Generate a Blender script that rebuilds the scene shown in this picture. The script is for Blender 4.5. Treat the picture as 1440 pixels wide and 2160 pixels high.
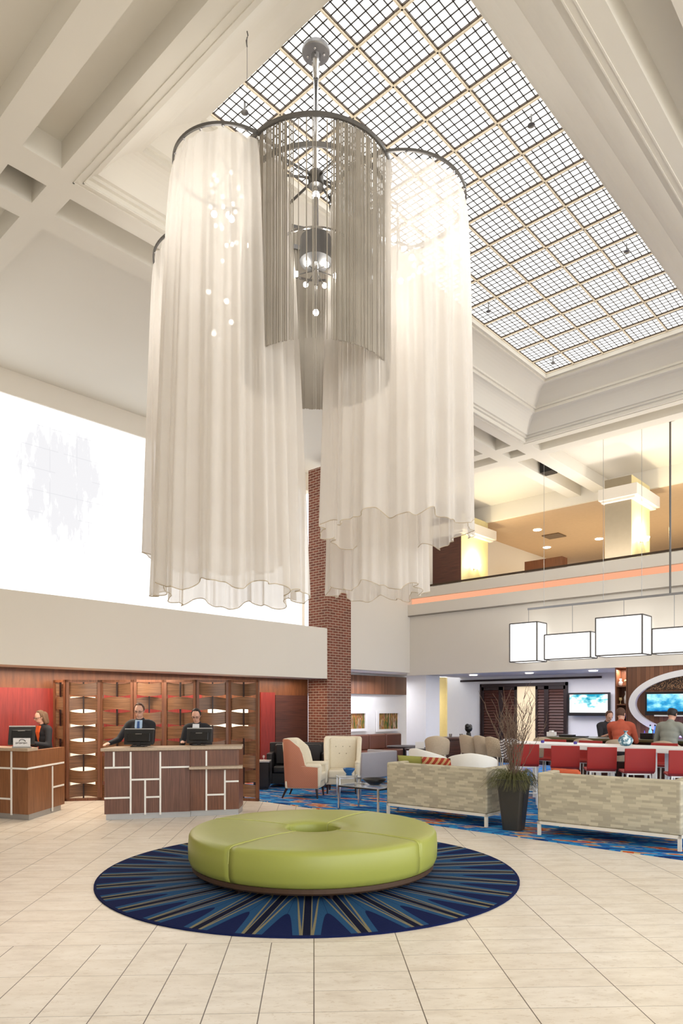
import bpy, bmesh, math, random
from mathutils import Vector, Matrix
R = math.radians
PI = math.pi
sc = bpy.context.scene
COL = sc.collection
for o in list(bpy.data.objects):
    bpy.data.objects.remove(o, do_unlink=True)

# ------------------------------------------------------------------ camera
# World axes follow the hall walls; the camera looks between +X and +Y, level, with vertical shift.
FPX = 1455.0
HZ = 1492.0
YAW = math.atan2(.6775, .7356)
FX, FY = math.cos(YAW), math.sin(YAW)
cam = bpy.data.cameras.new('camera')
camo = bpy.data.objects.new('camera', cam)
COL.objects.link(camo)
camo.location = (0, 0, 1.7)
camo.rotation_euler = (R(90), 0, YAW - R(90))
cam.sensor_fit = 'VERTICAL'
cam.sensor_height = 36
cam.lens = 36 * FPX / 2160
cam.shift_y = (HZ - 1080) / 2160
cam.clip_end = 200
sc.camera = camo

# ------------------------------------------------------------------ light and exposure
sc.view_settings.view_transform = 'Standard'
sc.view_settings.look = 'None'
sc.view_settings.gamma = 1
sc.view_settings.use_curve_mapping = False
sc.view_settings.exposure = 0.33
E_SKY, E_WIN, E_WORLD = 2.2, 1.15, 2.9
world = bpy.data.worlds.new('world')
sc.world = world
world.use_nodes = True
bg = world.node_tree.nodes['Background']
bg.inputs[0].default_value = (.955, .98, 1.0, 1)
bg.inputs[1].default_value = E_WORLD

def area_light(name, loc, size, power, col=(1, .9, .75), rot=(0, 0, 0), sy=None, parent=None):
    l = bpy.data.lights.new(name, 'AREA')
    l.energy = power
    l.color = col
    l.size = size
    if sy:
        l.shape = 'RECTANGLE'
        l.size_y = sy
    o = bpy.data.objects.new(name, l)
    o.location = loc
    o.rotation_euler = rot
    o.parent = parent
    COL.objects.link(o)
    return o

def point_light(name, loc, power, col=(1, .85, .6), rad=.05):
    l = bpy.data.lights.new(name, 'POINT')
    l.energy = power
    l.color = col
    l.shadow_soft_size = rad
    o = bpy.data.objects.new(name, l)
    o.location = loc
    COL.objects.link(o)
    return o

# lamps of the low bar and lounge ceilings, the balcony and the reception
area_light('bar_ceiling_lamp', (17.6, 6.5, 2.55), 1.6, 110, (.93, .92, 1), sy=8)
area_light('balcony_uplight', (17.2, 4.0, 5.3), .6, 230, (1, .92, .84), rot=(R(180), R(-12), 0), sy=14)
area_light('lounge_cove_lamp', (14.9, 12.9, 2.5), 2.6, 38, (.95, .95, 1), sy=.3)
area_light('balcony_lamp', (22.5, 8.5, 5.2), 5, 150, (1, .78, .45), rot=(R(180), 0, 0), sy=8)
area_light('reception_lamp', (6.0, 10.9, 2.36), 4, 70, (1, .85, .68), sy=.5)
area_light('reception_soffit_lamp', (7.0, 12.2, 2.36), 6, 60, (1, .8, .6), sy=.3)
area_light('niche_lamp', (19.2, 12.7, 2.5), .4, 22, (1, .9, .65))
area_light('red_wall_lamp', (10.5, 12.2, 2.36), 3, 25, (1, .85, .7), sy=.3)

# ------------------------------------------------------------------ pixel/plane helpers
def ray(px):
    t = (px - 720) / FPX
    return FX + t * FY, FY - t * FX          # world dx, dy per metre of depth

def atX(px, X):
    a, b = ray(px); D = X / a
    return (X, b * D, D)

def atY(px, Y):
    a, b = ray(px); D = Y / b
    return (a * D, Y, D)

def atD(px, D):
    a, b = ray(px)
    return (a * D, b * D, D)

def zz(py, D):
    return 1.7 + (HZ - py) * D / FPX

CAMR = YAW - R(90)      # world angle of the camera's right-hand direction

# ------------------------------------------------------------------ materials
MATS = {}
class NT:
    def __init__(s, name):
        s.m = bpy.data.materials.new(name); s.m.use_nodes = True
        s.t = s.m.node_tree; s.n = s.t.nodes; s.b = s.n['Principled BSDF']; s.o = s.n['Material Output']
    def add(s, typ, **k):
        n = s.n.new(typ)
        for a, v in k.items(): setattr(n, a, v)
        return n
    def link(s, a, b): s.t.links.new(a, b)
    def math(s, op, a, b=None, c=None):
        n = s.add('ShaderNodeMath', operation=op)
        for i, v in enumerate((a, b, c)):
            if v is None: continue
            if isinstance(v, (int, float)): n.inputs[i].default_value = v
            else: s.link(v, n.inputs[i])
        return n.outputs[0]
    def coords(s):
        tc = s.add('ShaderNodeTexCoord'); sp = s.add('ShaderNodeSeparateXYZ')
        s.link(tc.outputs['Object'], sp.inputs[0])
        return tc.outputs['Object'], sp.outputs[0], sp.outputs[1], sp.outputs[2]
    def comb(s, x, y, z=0.0):
        n = s.add('ShaderNodeCombineXYZ')
        for i, v in enumerate((x, y, z)):
            if isinstance(v, (int, float)): n.inputs[i].default_value = v
            else: s.link(v, n.inputs[i])
        return n.outputs[0]
    def noise(s, vec, scale, detail=3, rough=.5):
        n = s.add('ShaderNodeTexNoise'); n.inputs['Scale'].default_value = scale
        n.inputs['Detail'].default_value = detail; n.inputs['Roughness'].default_value = rough
        s.link(vec, n.inputs['Vector']); return n.outputs['Fac']
    def mix(s, f, a, b):
        n = s.add('ShaderNodeMix', data_type='RGBA')
        if isinstance(f, (int, float)): n.inputs[0].default_value = f
        else: s.link(f, n.inputs[0])
        for i, v in ((6, a), (7, b)):
            if isinstance(v, tuple): n.inputs[i].default_value = (*v[:3], 1)
            else: s.link(v, n.inputs[i])
        return n.outputs[2]
    def ramp(s, f, stops, const=False):
        n = s.add('ShaderNodeValToRGB'); e = n.color_ramp.elements
        if const: n.color_ramp.interpolation = 'CONSTANT'
        while len(e) < len(stops): e.new(.5)
        for i, (p, c) in enumerate(stops):
            e[i].position = p; e[i].color = (*c[:3], 1)
        s.link(f, n.inputs[0]); return n.outputs[0]
    def col(s, c): s.link(c, s.b.inputs['Base Color'])
    def bump(s, h, strength=.2, dist=.01):
        n = s.add('ShaderNodeBump'); n.inputs['Strength'].default_value = strength
        n.inputs['Distance'].default_value = dist
        s.link(h, n.inputs['Height']); s.link(n.outputs[0], s.b.inputs['Normal'])

def srgb(r, g, b):
    f = lambda c: (c / 255 / 12.92) if c / 255 <= .04045 else ((c / 255 + .055) / 1.055) ** 2.4
    return (f(r), f(g), f(b))

def mat(name, c, rough=.5, metal=0.0, nz=.06, sc_=9.0, emit=0, spec=None, alpha=1, bump=0):
    """procedural principled material: colour varied slightly by noise"""
    if name in MATS: return MATS[name]
    t = NT(name)
    v, x, y, z = t.coords()
    f = t.noise(v, sc_)
    t.col(t.mix(f, tuple(max(0, k * (1 - nz)) for k in c), tuple(min(1, k * (1 + nz)) for k in c)))
    t.b.inputs['Roughness'].default_value = rough
    t.b.inputs['Metallic'].default_value = metal
    if spec is not None: t.b.inputs['Specular IOR Level'].default_value = spec
    if bump: t.bump(t.noise(v, sc_ * 8), bump)
    if emit:
        t.b.inputs['Emission Color'].default_value = (*c, 1)
        t.b.inputs['Emission Strength'].default_value = emit
    if alpha < 1: t.b.inputs['Alpha'].default_value = alpha
    MATS[name] = t.m
    return t.m

def wood(name, c1, c2, along='z', scale=18, rough=.42, panel=0):
    if name in MATS: return MATS[name]
    t = NT(name)
    v, x, y, z = t.coords()
    q = t.math('ADD', x, y)
    s1 = 1.0
    if along == 'z': vec = t.comb(t.math('MULTIPLY', x, scale), t.math('MULTIPLY', y, scale), t.math('MULTIPLY', z, s1))
    else: vec = t.comb(x, y, t.math('MULTIPLY', z, scale))
    f = t.noise(vec, 2.2, 4, .6)
    c = t.ramp(f, [(.3, c1), (.7, c2)])
    t.col(c)
    t.b.inputs['Roughness'].default_value = rough
    MATS[name] = t.m
    return t.m

M = {}
M['cream'] = mat('cream_paint', srgb(226, 219, 207), .7, nz=.02, sc_=1.2)
M['ceiling'] = mat('ceiling_paint', srgb(222, 217, 206), .75, nz=.02, sc_=1.0)
M['white'] = mat('white_paint', srgb(236, 234, 234), .6, nz=.02)
M['greywall'] = mat('grey_paint', srgb(205, 198, 186), .7, nz=.02)
M['yellow'] = mat('painted_niche_light', srgb(228, 216, 172), .7)  # the niche's yellow light is put into its wall colour
M['steel'] = mat('brushed_steel', srgb(150, 150, 152), .35, .9)
M['chrome'] = mat('chrome', srgb(205, 205, 208), .15, 1)
M['darksteel'] = mat('dark_grey_steel', srgb(112, 110, 108), .4, .7)
M['plinth'] = mat('aluminium_plinth', srgb(175, 175, 175), .4, .6)
M['red'] = wood('red_stained_veneer', srgb(118, 32, 24), srgb(144, 44, 34), 'z', 14)
M['walnut'] = wood('walnut', srgb(88, 52, 34), srgb(128, 80, 54), 'z', 30)
M['walnut2'] = wood('walnut_desk', srgb(84, 54, 42), srgb(122, 82, 66), 'z', 34)
M['walnutH'] = wood('walnut_horizontal', srgb(92, 62, 40), srgb(136, 96, 66), 'h', 30)
M['brownwall'] = wood('brown_wall_veneer', srgb(92, 52, 26), srgb(122, 72, 38), 'z', 6)
M['darkwood'] = wood('dark_wood', srgb(58, 30, 22), srgb(92, 50, 36), 'h', 26)
M['darkframe'] = mat('dark_brown_frame', srgb(40, 22, 20), .45)
M['countertop'] = mat('speckled_stone_top', srgb(178, 158, 136), .35, nz=.25, sc_=60)
M['strip'] = mat('white_strip', srgb(238, 236, 230), .4)
M['black'] = mat('black_plastic', srgb(22, 22, 24), .4)
M['leather_black'] = mat('black_leather', srgb(30, 28, 30), .32, bump=.1)
M['leather_brown'] = mat('brown_leather', srgb(104, 62, 48), .4, bump=.1)
M['cream_fabric'] = mat('cream_upholstery', srgb(222, 212, 190), .8, nz=.05, sc_=30)
M['white_fabric'] = mat('white_upholstery', srgb(238, 236, 228), .7, nz=.03)
M['grey_fabric'] = mat('grey_upholstery', srgb(165, 162, 168), .8, nz=.04)
M['beige_fabric'] = mat('beige_upholstery', srgb(190, 172, 148), .8, nz=.12, sc_=40)
M['tan_legs'] = mat('pale_metal_frame', srgb(228, 220, 205), .35)
M['redseat'] = mat('red_seat_shell', srgb(160, 36, 30), .45, nz=.03)
M['whitemetal'] = mat('white_metal', srgb(238, 238, 235), .35)
M['green'] = mat('lime_green_vinyl', srgb(158, 163, 76), .38, nz=.05, sc_=3, bump=.02)
M['glass'] = mat('clear_glass', (.9, .95, .95), .05, alpha=.25)
M['skin'] = mat('skin', srgb(206, 158, 136), .55, nz=.04)
M['hair_brown'] = mat('brown_hair', srgb(82, 52, 36), .7, nz=.3, sc_=60)
M['hair_dark'] = mat('dark_hair', srgb(28, 22, 22), .6, nz=.3, sc_=60)
M['hair_fair'] = mat('light_brown_hair', srgb(104, 76, 54), .7, nz=.3, sc_=60)
M['suit'] = mat('black_suit', srgb(24, 24, 30), .8)
M['orange_top'] = mat('orange_blouse', srgb(205, 84, 30), .8)
M['rust_shirt'] = mat('rust_orange_shirt', srgb(176, 82, 58), .85)
M['grey_shirt'] = mat('grey_green_shirt', srgb(140, 142, 132), .85)
M['blueshirt'] = mat('pale_blue_shirt', srgb(170, 196, 222), .8)
M['whiteshirt'] = mat('white_shirt', srgb(226, 228, 232), .8)
M['tie'] = mat('blue_tie', srgb(50, 84, 140), .6)
M['trousers'] = mat('dark_trousers', srgb(40, 38, 42), .85)
M['planter'] = mat('dark_planter', srgb(50, 47, 42), .45)
M['leafgreen'] = mat('grass_green', srgb(92, 92, 52), .6, nz=.3)
M['twig'] = mat('brown_twig', srgb(112, 92, 76), .8, nz=.25)
M['wire'] = mat('grey_wire_frame', srgb(96, 94, 92), .6)
M['bulb'] = mat('glowing_bulb', (1, .96, .88), .3, emit=30)
M['lampdisc'] = mat('lit_lamp_disc', (1, .95, .85), .3, emit=9)
M['warmlamp'] = mat('warm_sconce_glow', (1, .9, .6), .3, emit=14)

def emis(name, c, s):
    if name in MATS: return MATS[name]
    m = bpy.data.materials.new(name); m.use_nodes = True
    t = m.node_tree; t.nodes.clear()
    e = t.nodes.new('ShaderNodeEmission'); o = t.nodes.new('ShaderNodeOutputMaterial')
    e.inputs[0].default_value = (*c, 1); e.inputs[1].default_value = s
    t.links.new(e.outputs[0], o.inputs[0]); MATS[name] = m
    return m
M['skyglass'] = emis('bright_skylight_glass', (1, .985, .95), E_SKY)
M['shade'] = emis('lit_box_shade', (1, .97, .93), 1.5)
M['stripglow'] = emis('warm_cove_strip', (1, .46, .27), .78)

def m_floor():
    t = NT('stone_floor_tiles'); v, x, y, z = t.coords()
    th = YAW + .0399
    c, s = math.cos(th), math.sin(th)
    b = t.math('ADD', t.math('MULTIPLY', x, c), t.math('MULTIPLY', y, s))       # forward
    a = t.math('SUBTRACT', t.math('MULTIPLY', x, s), t.math('MULTIPLY', y, c))  # to the right
    T = .61; Hh = .2875; b0 = 5.0; b1 = b0 + Hh * 14
    far = t.math('GREATER_THAN', b, b1)
    near = t.math('MULTIPLY', t.math('LESS_THAN', b, b0), t.math('LESS_THAN', a, 0.0))
    vert = t.math('MAXIMUM', far, near)
    def line(u, period, w):
        m = t.math('FRACT', t.math('ADD', t.math('DIVIDE', u, period), 200.0))
        d = t.math('ABSOLUTE', t.math('SUBTRACT', m, .5))
        return t.math('GREATER_THAN', d, .5 - w / period)
    bo = t.math('SUBTRACT', b, b0)
    colH = line(a, T, .0033); colV = line(a, T / 2, .0033)
    rowH = line(bo, Hh, .0024); rowV = line(bo, Hh * 2, .0024)
    inv = t.math('SUBTRACT', 1.0, vert)
    colm = t.math('MAXIMUM', colH, t.math('MULTIPLY', colV, vert))
    rowm = t.math('MAXIMUM', t.math('MULTIPLY', rowH, inv), rowV)
    # tile id
    ida = t.math('FLOOR', t.math('DIVIDE', a, T)); idb = t.math('FLOOR', t.math('DIVIDE', bo, Hh))
    wn = t.add('ShaderNodeTexWhiteNoise'); t.link(t.comb(ida, idb), wn.inputs['Vector'])
    st = t.comb(t.math('MULTIPLY', a, 1.2), t.math('MULTIPLY', b, 3.2), wn.outputs['Value'])
    f = t.noise(st, 2.6, 6, .62)
    f2 = t.noise(st, 14, 4, .7)
    base = t.ramp(f, [(.25, srgb(208, 197, 181)), (.5, srgb(229, 220, 206)), (.75, srgb(239, 232, 221))])
    base = t.mix(t.math('MULTIPLY', t.math('GREATER_THAN', f2, .6), .34), base, srgb(186, 166, 138))
    base = t.mix(t.math('MULTIPLY', wn.outputs['Value'], .14), base, srgb(206, 186, 156))
    c2 = t.mix(t.math('MULTIPLY', rowm, .7), base, srgb(120, 105, 88))
    c3 = t.mix(colm, c2, srgb(92, 78, 64))
    t.col(c3); t.bump(t.math('SUBTRACT', 1.0, t.math('MAXIMUM', colm, rowm)), .3, .004)
    t.b.inputs['Roughness'].default_value = .33
    t.b.inputs['Specular IOR Level'].default_value = .4
    return t.m

def m_rug(radius):
    t = NT('radial_blue_rug'); v, x, y, z = t.coords()
    r = t.math('SQRT', t.math('ADD', t.math('MULTIPLY', x, x), t.math('MULTIPLY', y, y)))
    ang = t.math('ARCTAN2', y, x)
    N = 30
    # spoke faces the camera
    ph = t.math('FRACT', t.math('ADD', t.math('MULTIPLY', t.math('SUBTRACT', ang, YAW + PI + R(2)), N / (2 * PI)), 100.5))
    p = t.math('ABSOLUTE', t.math('MULTIPLY', t.math('SUBTRACT', ph, .5), 2.0))    # 0 at spoke, 1 at lobe centre
    q = t.math('SUBTRACT', 1.0, p)                                                  # distance from lobe centre
    rn = t.math('DIVIDE', r, radius)
    # petal edge: narrow near the middle, wide near the rim
    e = t.math('MULTIPLY', t.math('POWER', t.math('MAXIMUM', t.math('SUBTRACT', rn, .50), 0.001), .5), 1.12)
    e = t.math('ADD', e, .02)
    d = t.math('SUBTRACT', q, e)
    tan_ = t.math('LESS_THAN', t.math('ABSOLUTE', d), .05)
    out = t.math('GREATER_THAN', d, 0.0)
    spoke = t.math('LESS_THAN', p, t.math('DIVIDE', .13, rn))
    spoke_edge = t.math('LESS_THAN', p, t.math('DIVIDE', .175, rn))
    lobe = t.math('LESS_THAN', q, t.math('MULTIPLY', t.math('POWER', t.math('MAXIMUM', t.math('SUBTRACT', rn, .74), 0.0001), .5), 1.05))
    navy, blue, tanc, blk = srgb(16, 26, 72), srgb(40, 82, 122), srgb(138, 130, 98), srgb(12, 14, 38)
    nz = t.noise(v, 60, 2)
    c = t.mix(out, blue, srgb(34, 66, 108))
    c = t.mix(lobe, c, navy)
    c = t.mix(t.math('MULTIPLY', spoke_edge, 1.0), c, tanc)
    c = t.mix(tan_, c, tanc)
    c = t.mix(spoke, c, blk)
    c = t.mix(t.math('GREATER_THAN', rn, .988), c, srgb(20, 28, 70))
    c = t.mix(t.math('MULTIPLY', nz, .35), c, srgb(20, 34, 70))
    t.col(c); t.b.inputs['Roughness'].default_value = .95
    t.b.inputs['Specular IOR Level'].default_value = .1
    t.bump(nz, .3)
    return t.m

def m_carpet():
    t = NT('streaky_blue_carpet'); v, x, y, z = t.coords()
    u = t.math('ADD', t.math('MULTIPLY', x, .94), t.math('MULTIPLY', y, .34))
    w = t.math('SUBTRACT', t.math('MULTIPLY', y, .94), t.math('MULTIPLY', x, .34))
    vec = t.comb(t.math('MULTIPLY', u, 5.5), t.math('MULTIPLY', w, 1.1))
    f = t.noise(vec, 1.2, 3, .55)
    c = t.ramp(f, [(0, srgb(22, 52, 110)), (.36, srgb(30, 74, 140)), (.43, srgb(52, 140, 196)), (.5, srgb(36, 96, 168)),
                   (.56, srgb(196, 180, 140)), (.6, srgb(190, 84, 44)), (.66, srgb(40, 104, 170)), (.75, srgb(20, 46, 104))], True)
    t.col(c); t.b.inputs['Roughness'].default_value = .95; t.b.inputs['Specular IOR Level'].default_value = .1
    return t.m

def m_brick():
    t = NT('red_brick'); v, x, y, z = t.coords()
    n = t.add('ShaderNodeTexBrick')
    t.link(t.comb(t.math('ADD', x, y), z), n.inputs['Vector'])
    n.inputs['Scale'].default_value = 1
    n.inputs['Brick Width'].default_value = .2; n.inputs['Row Height'].default_value = .066
    n.inputs['Mortar Size'].default_value = .009; n.inputs['Mortar Smooth'].default_value = .2
    n.inputs['Color1'].default_value = (*srgb(128, 66, 48), 1); n.inputs['Color2'].default_value = (*srgb(96, 48, 38), 1)
    n.inputs['Mortar'].default_value = (*srgb(190, 172, 150), 1)
    t.link(t.mix(.3, n.outputs['Color'], t.mix(t.noise(v, 14), srgb(70, 40, 34), srgb(170, 108, 84))), t.b.inputs['Base Color'])
    t.b.inputs['Roughness'].default_value = .85
    return t.m

def m_dash():
    t = NT('woven_dash_upholstery'); v, x, y, z = t.coords()
    n = t.add('ShaderNodeTexBrick')
    t.link(t.comb(t.math('ADD', x, y), z), n.inputs['Vector'])
    n.offset = .37; n.squash = .7; n.squash_frequency = 3
    n.inputs['Scale'].default_value = 1
    n.inputs['Brick Width'].default_value = .15; n.inputs['Row Height'].default_value = .03
    n.inputs['Mortar Size'].default_value = 0; n.inputs['Bias'].default_value = -.2
    n.inputs['Color1'].default_value = (*srgb(166, 157, 136), 1); n.inputs['Color2'].default_value = (*srgb(204, 195, 168), 1)
    t.col(n.outputs['Color']); t.b.inputs['Roughness'].default_value = .85
    return t.m

def m_window():
    # backlit translucent panels with faint seams and a grey cloud-like motif of the artwork itself
    m = NT('backlit_translucent_wall'); t = m
    v, x, y, z = t.coords()
    def line(u, period, w):
        f = t.math('FRACT', t.math('ADD', t.math('DIVIDE', u, period), 50.0))
        return t.math('LESS_THAN', f, w / period)
    sx = line(x, .55, .014); sz = line(z, .42, .014)
    seams = t.math('MULTIPLY', t.math('MAXIMUM', sx, sz), t.math('GREATER_THAN', t.noise(v, .9), .45))
    dx = t.math('DIVIDE', t.math('SUBTRACT', x, 6.35), 1.0); dz = t.math('DIVIDE', t.math('SUBTRACT', z, 6.15), 1.35)
    warp = t.noise(t.comb(t.math('MULTIPLY', x, 5), y, t.math('MULTIPLY', z, 1.4)), 1.1, 5, .65)
    blob = t.math('SUBTRACT', 1.0, t.math('ADD', t.math('MULTIPLY', dx, dx), t.math('MULTIPLY', dz, dz)))
    blob = t.math('MULTIPLY', t.math('ADD', blob, t.math('MULTIPLY', t.math('SUBTRACT', warp, .5), 2.6)), 1.0)
    blob = t.math('MINIMUM', t.math('MAXIMUM', blob, 0.0), .6)
    c = t.mix(blob, (1, .985, .96), (.40, .40, .44))
    c = t.mix(t.math('MULTIPLY', seams, .45), c, (.5, .5, .52))
    e = t.add('ShaderNodeEmission'); t.link(c, e.inputs[0]); e.inputs[1].default_value = E_WIN
    t.link(e.outputs[0], t.o.inputs[0])
    return t.m

def m_sheer():
    t = NT('sheer_ivory_fabric')
    v, x, y, z = t.coords()
    d = t.add('ShaderNodeBsdfDiffuse'); tr = t.add('ShaderNodeBsdfTranslucent'); tp = t.add('ShaderNodeBsdfTransparent')
    weave = t.noise(t.comb(t.math('MULTIPLY', x, 1), t.math('MULTIPLY', y, 1), t.math('MULTIPLY', z, 1)), 3)
    c = t.mix(weave, srgb(236, 230, 222), srgb(245, 241, 236))
    t.link(c, d.inputs[0]); t.link(c, tr.inputs[0])
    m1 = t.add('ShaderNodeMixShader'); m1.inputs[0].default_value = .5
    t.link(d.outputs[0], m1.inputs[1]); t.link(tr.outputs[0], m1.inputs[2])
    lw = t.add('ShaderNodeLayerWeight'); lw.inputs[0].default_value = .35
    op = t.math('MINIMUM', t.math('ADD', t.math('MULTIPLY', lw.outputs['Facing'], .45), .62), .97)
    m2 = t.add('ShaderNodeMixShader')
    t.link(op, m2.inputs[0]); t.link(tp.outputs[0], m2.inputs[1]); t.link(m1.outputs[0], m2.inputs[2])
    t.link(m2.outputs[0], t.o.inputs[0])
    return t.m

def m_screen(name, seed):
    # television picture: soft teal and white shapes
    t = NT(name); v, x, y, z = t.coords()
    f = t.noise(t.comb(t.math('ADD', t.math('MULTIPLY', x, 3), seed), seed, t.math('MULTIPLY', z, 5)), 1.4, 4)
    g = t.math('ADD', f, t.math('MULTIPLY', t.math('SUBTRACT', z, .36), -.8))
    c = t.ramp(g, [(.28, srgb(40, 150, 180)), (.40, srgb(150, 220, 225)), (.47, srgb(250, 240, 245)), (.75, srgb(240, 250, 250))] if seed < 5 else
               [(.25, srgb(225, 245, 250)), (.45, srgb(150, 220, 235)), (.6, srgb(60, 160, 205)), (.8, srgb(20, 90, 160))])
    e = t.add('ShaderNodeEmission'); t.link(c, e.inputs[0]); e.inputs[1].default_value = 1.1
    t.link(e.outputs[0], t.o.inputs[0])
    return t.m

def m_art(name, seed):
    t = NT(name); v, x, y, z = t.coords()
    f = t.noise(t.comb(t.math('ADD', t.math('MULTIPLY', x, 16), seed), 0.0, t.math('MULTIPLY', z, 2)), 1.0, 2)
    t.col(t.ramp(f, [(.3, srgb(30, 40, 20)), (.42, srgb(70, 96, 30)), (.48, srgb(190, 130, 60)), (.55, srgb(110, 50, 30)), (.62, srgb(200, 176, 140)), (.72, srgb(50, 36, 50))]))
    return t.m

def m_stripes(name, c1, c2, period=.03):
    t = NT(name); v, x, y, z = t.coords()
    f = t.math('FRACT', t.math('ADD', t.math('DIVIDE', t.math('ADD', z, t.math('MULTIPLY', t.math('ADD', x, y), .8)), period), 50.0))
    t.col(t.mix(t.math('GREATER_THAN', f, .55), c1, c2)); t.b.inputs['Roughness'].default_value = .85
    return t.m

def m_slats(name, c1, c2, period=.08):
    """vertical veneer planks of differing tone"""
    t = NT(name); v, x, y, z = t.coords()
    q = t.math('DIVIDE', t.math('ADD', x, y), period)
    wn = t.add('ShaderNodeTexWhiteNoise'); wn.noise_dimensions = '1D'; t.link(t.math('FLOOR', q), wn.inputs['W'])
    f = t.noise(t.comb(t.math('MULTIPLY', x, 30), t.math('MULTIPLY', y, 30), z), 2, 3)
    c = t.mix(t.math('ADD', t.math('MULTIPLY', wn.outputs['Value'], .6), t.math('MULTIPLY', f, .4)), c1, c2)
    c = t.mix(t.math('LESS_THAN', t.math('FRACT', q), .06), c, tuple(k * .4 for k in c1))
    t.col(c); t.b.inputs['Roughness'].default_value = .45
    return t.m

def m_pebble():
    t = NT('pebble_mosaic'); v, x, y, z = t.coords()
    n = t.add('ShaderNodeTexVoronoi'); n.inputs['Scale'].default_value = 34; t.link(v, n.inputs['Vector'])
    t.col(t.ramp(n.outputs['Distance'], [(0, srgb(200, 170, 130)), (.35, srgb(140, 100, 70)), (.6, srgb(40, 28, 24))]))
    return t.m

M['floor'] = m_floor(); M['carpet'] = m_carpet(); M['brick'] = m_brick(); M['dash'] = m_dash()
M['winglow'] = m_window(); M['sheer'] = m_sheer()
M['terracotta'] = m_stripes('terracotta_textured_weave', srgb(164, 100, 76), srgb(190, 130, 104))
M['slats'] = m_slats('walnut_planks', srgb(92, 58, 40), srgb(136, 92, 66), .1)
M['woodband'] = m_slats('walnut_band_planks', srgb(96, 58, 38), srgb(146, 96, 66), .07)
M['pebble'] = m_pebble()
M['string'] = mat('silver_string', srgb(168, 160, 148), .4, .2, nz=.2, sc_=3)
M['crystal'] = mat('crystal_drop', (.95, .97, 1), .05, emit=.6, alpha=.6)
M['hem'] = mat('hem_stitching', srgb(196, 182, 160), .8)
M['muntin'] = mat('dark_bronze_muntin', srgb(46, 40, 32), .6)
M['beam'] = mat('cream_skylight_beam', srgb(244, 230, 204), .6)
M['bronze'] = mat('dark_bronze_frame', srgb(62, 44, 24), .5)
M['zebra'] = m_stripes('black_white_pattern', srgb(236, 236, 240), srgb(70, 70, 80), .06)
M['patternpillow'] = m_stripes('red_beige_pattern', srgb(160, 54, 34), srgb(196, 160, 110), .09)

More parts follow.
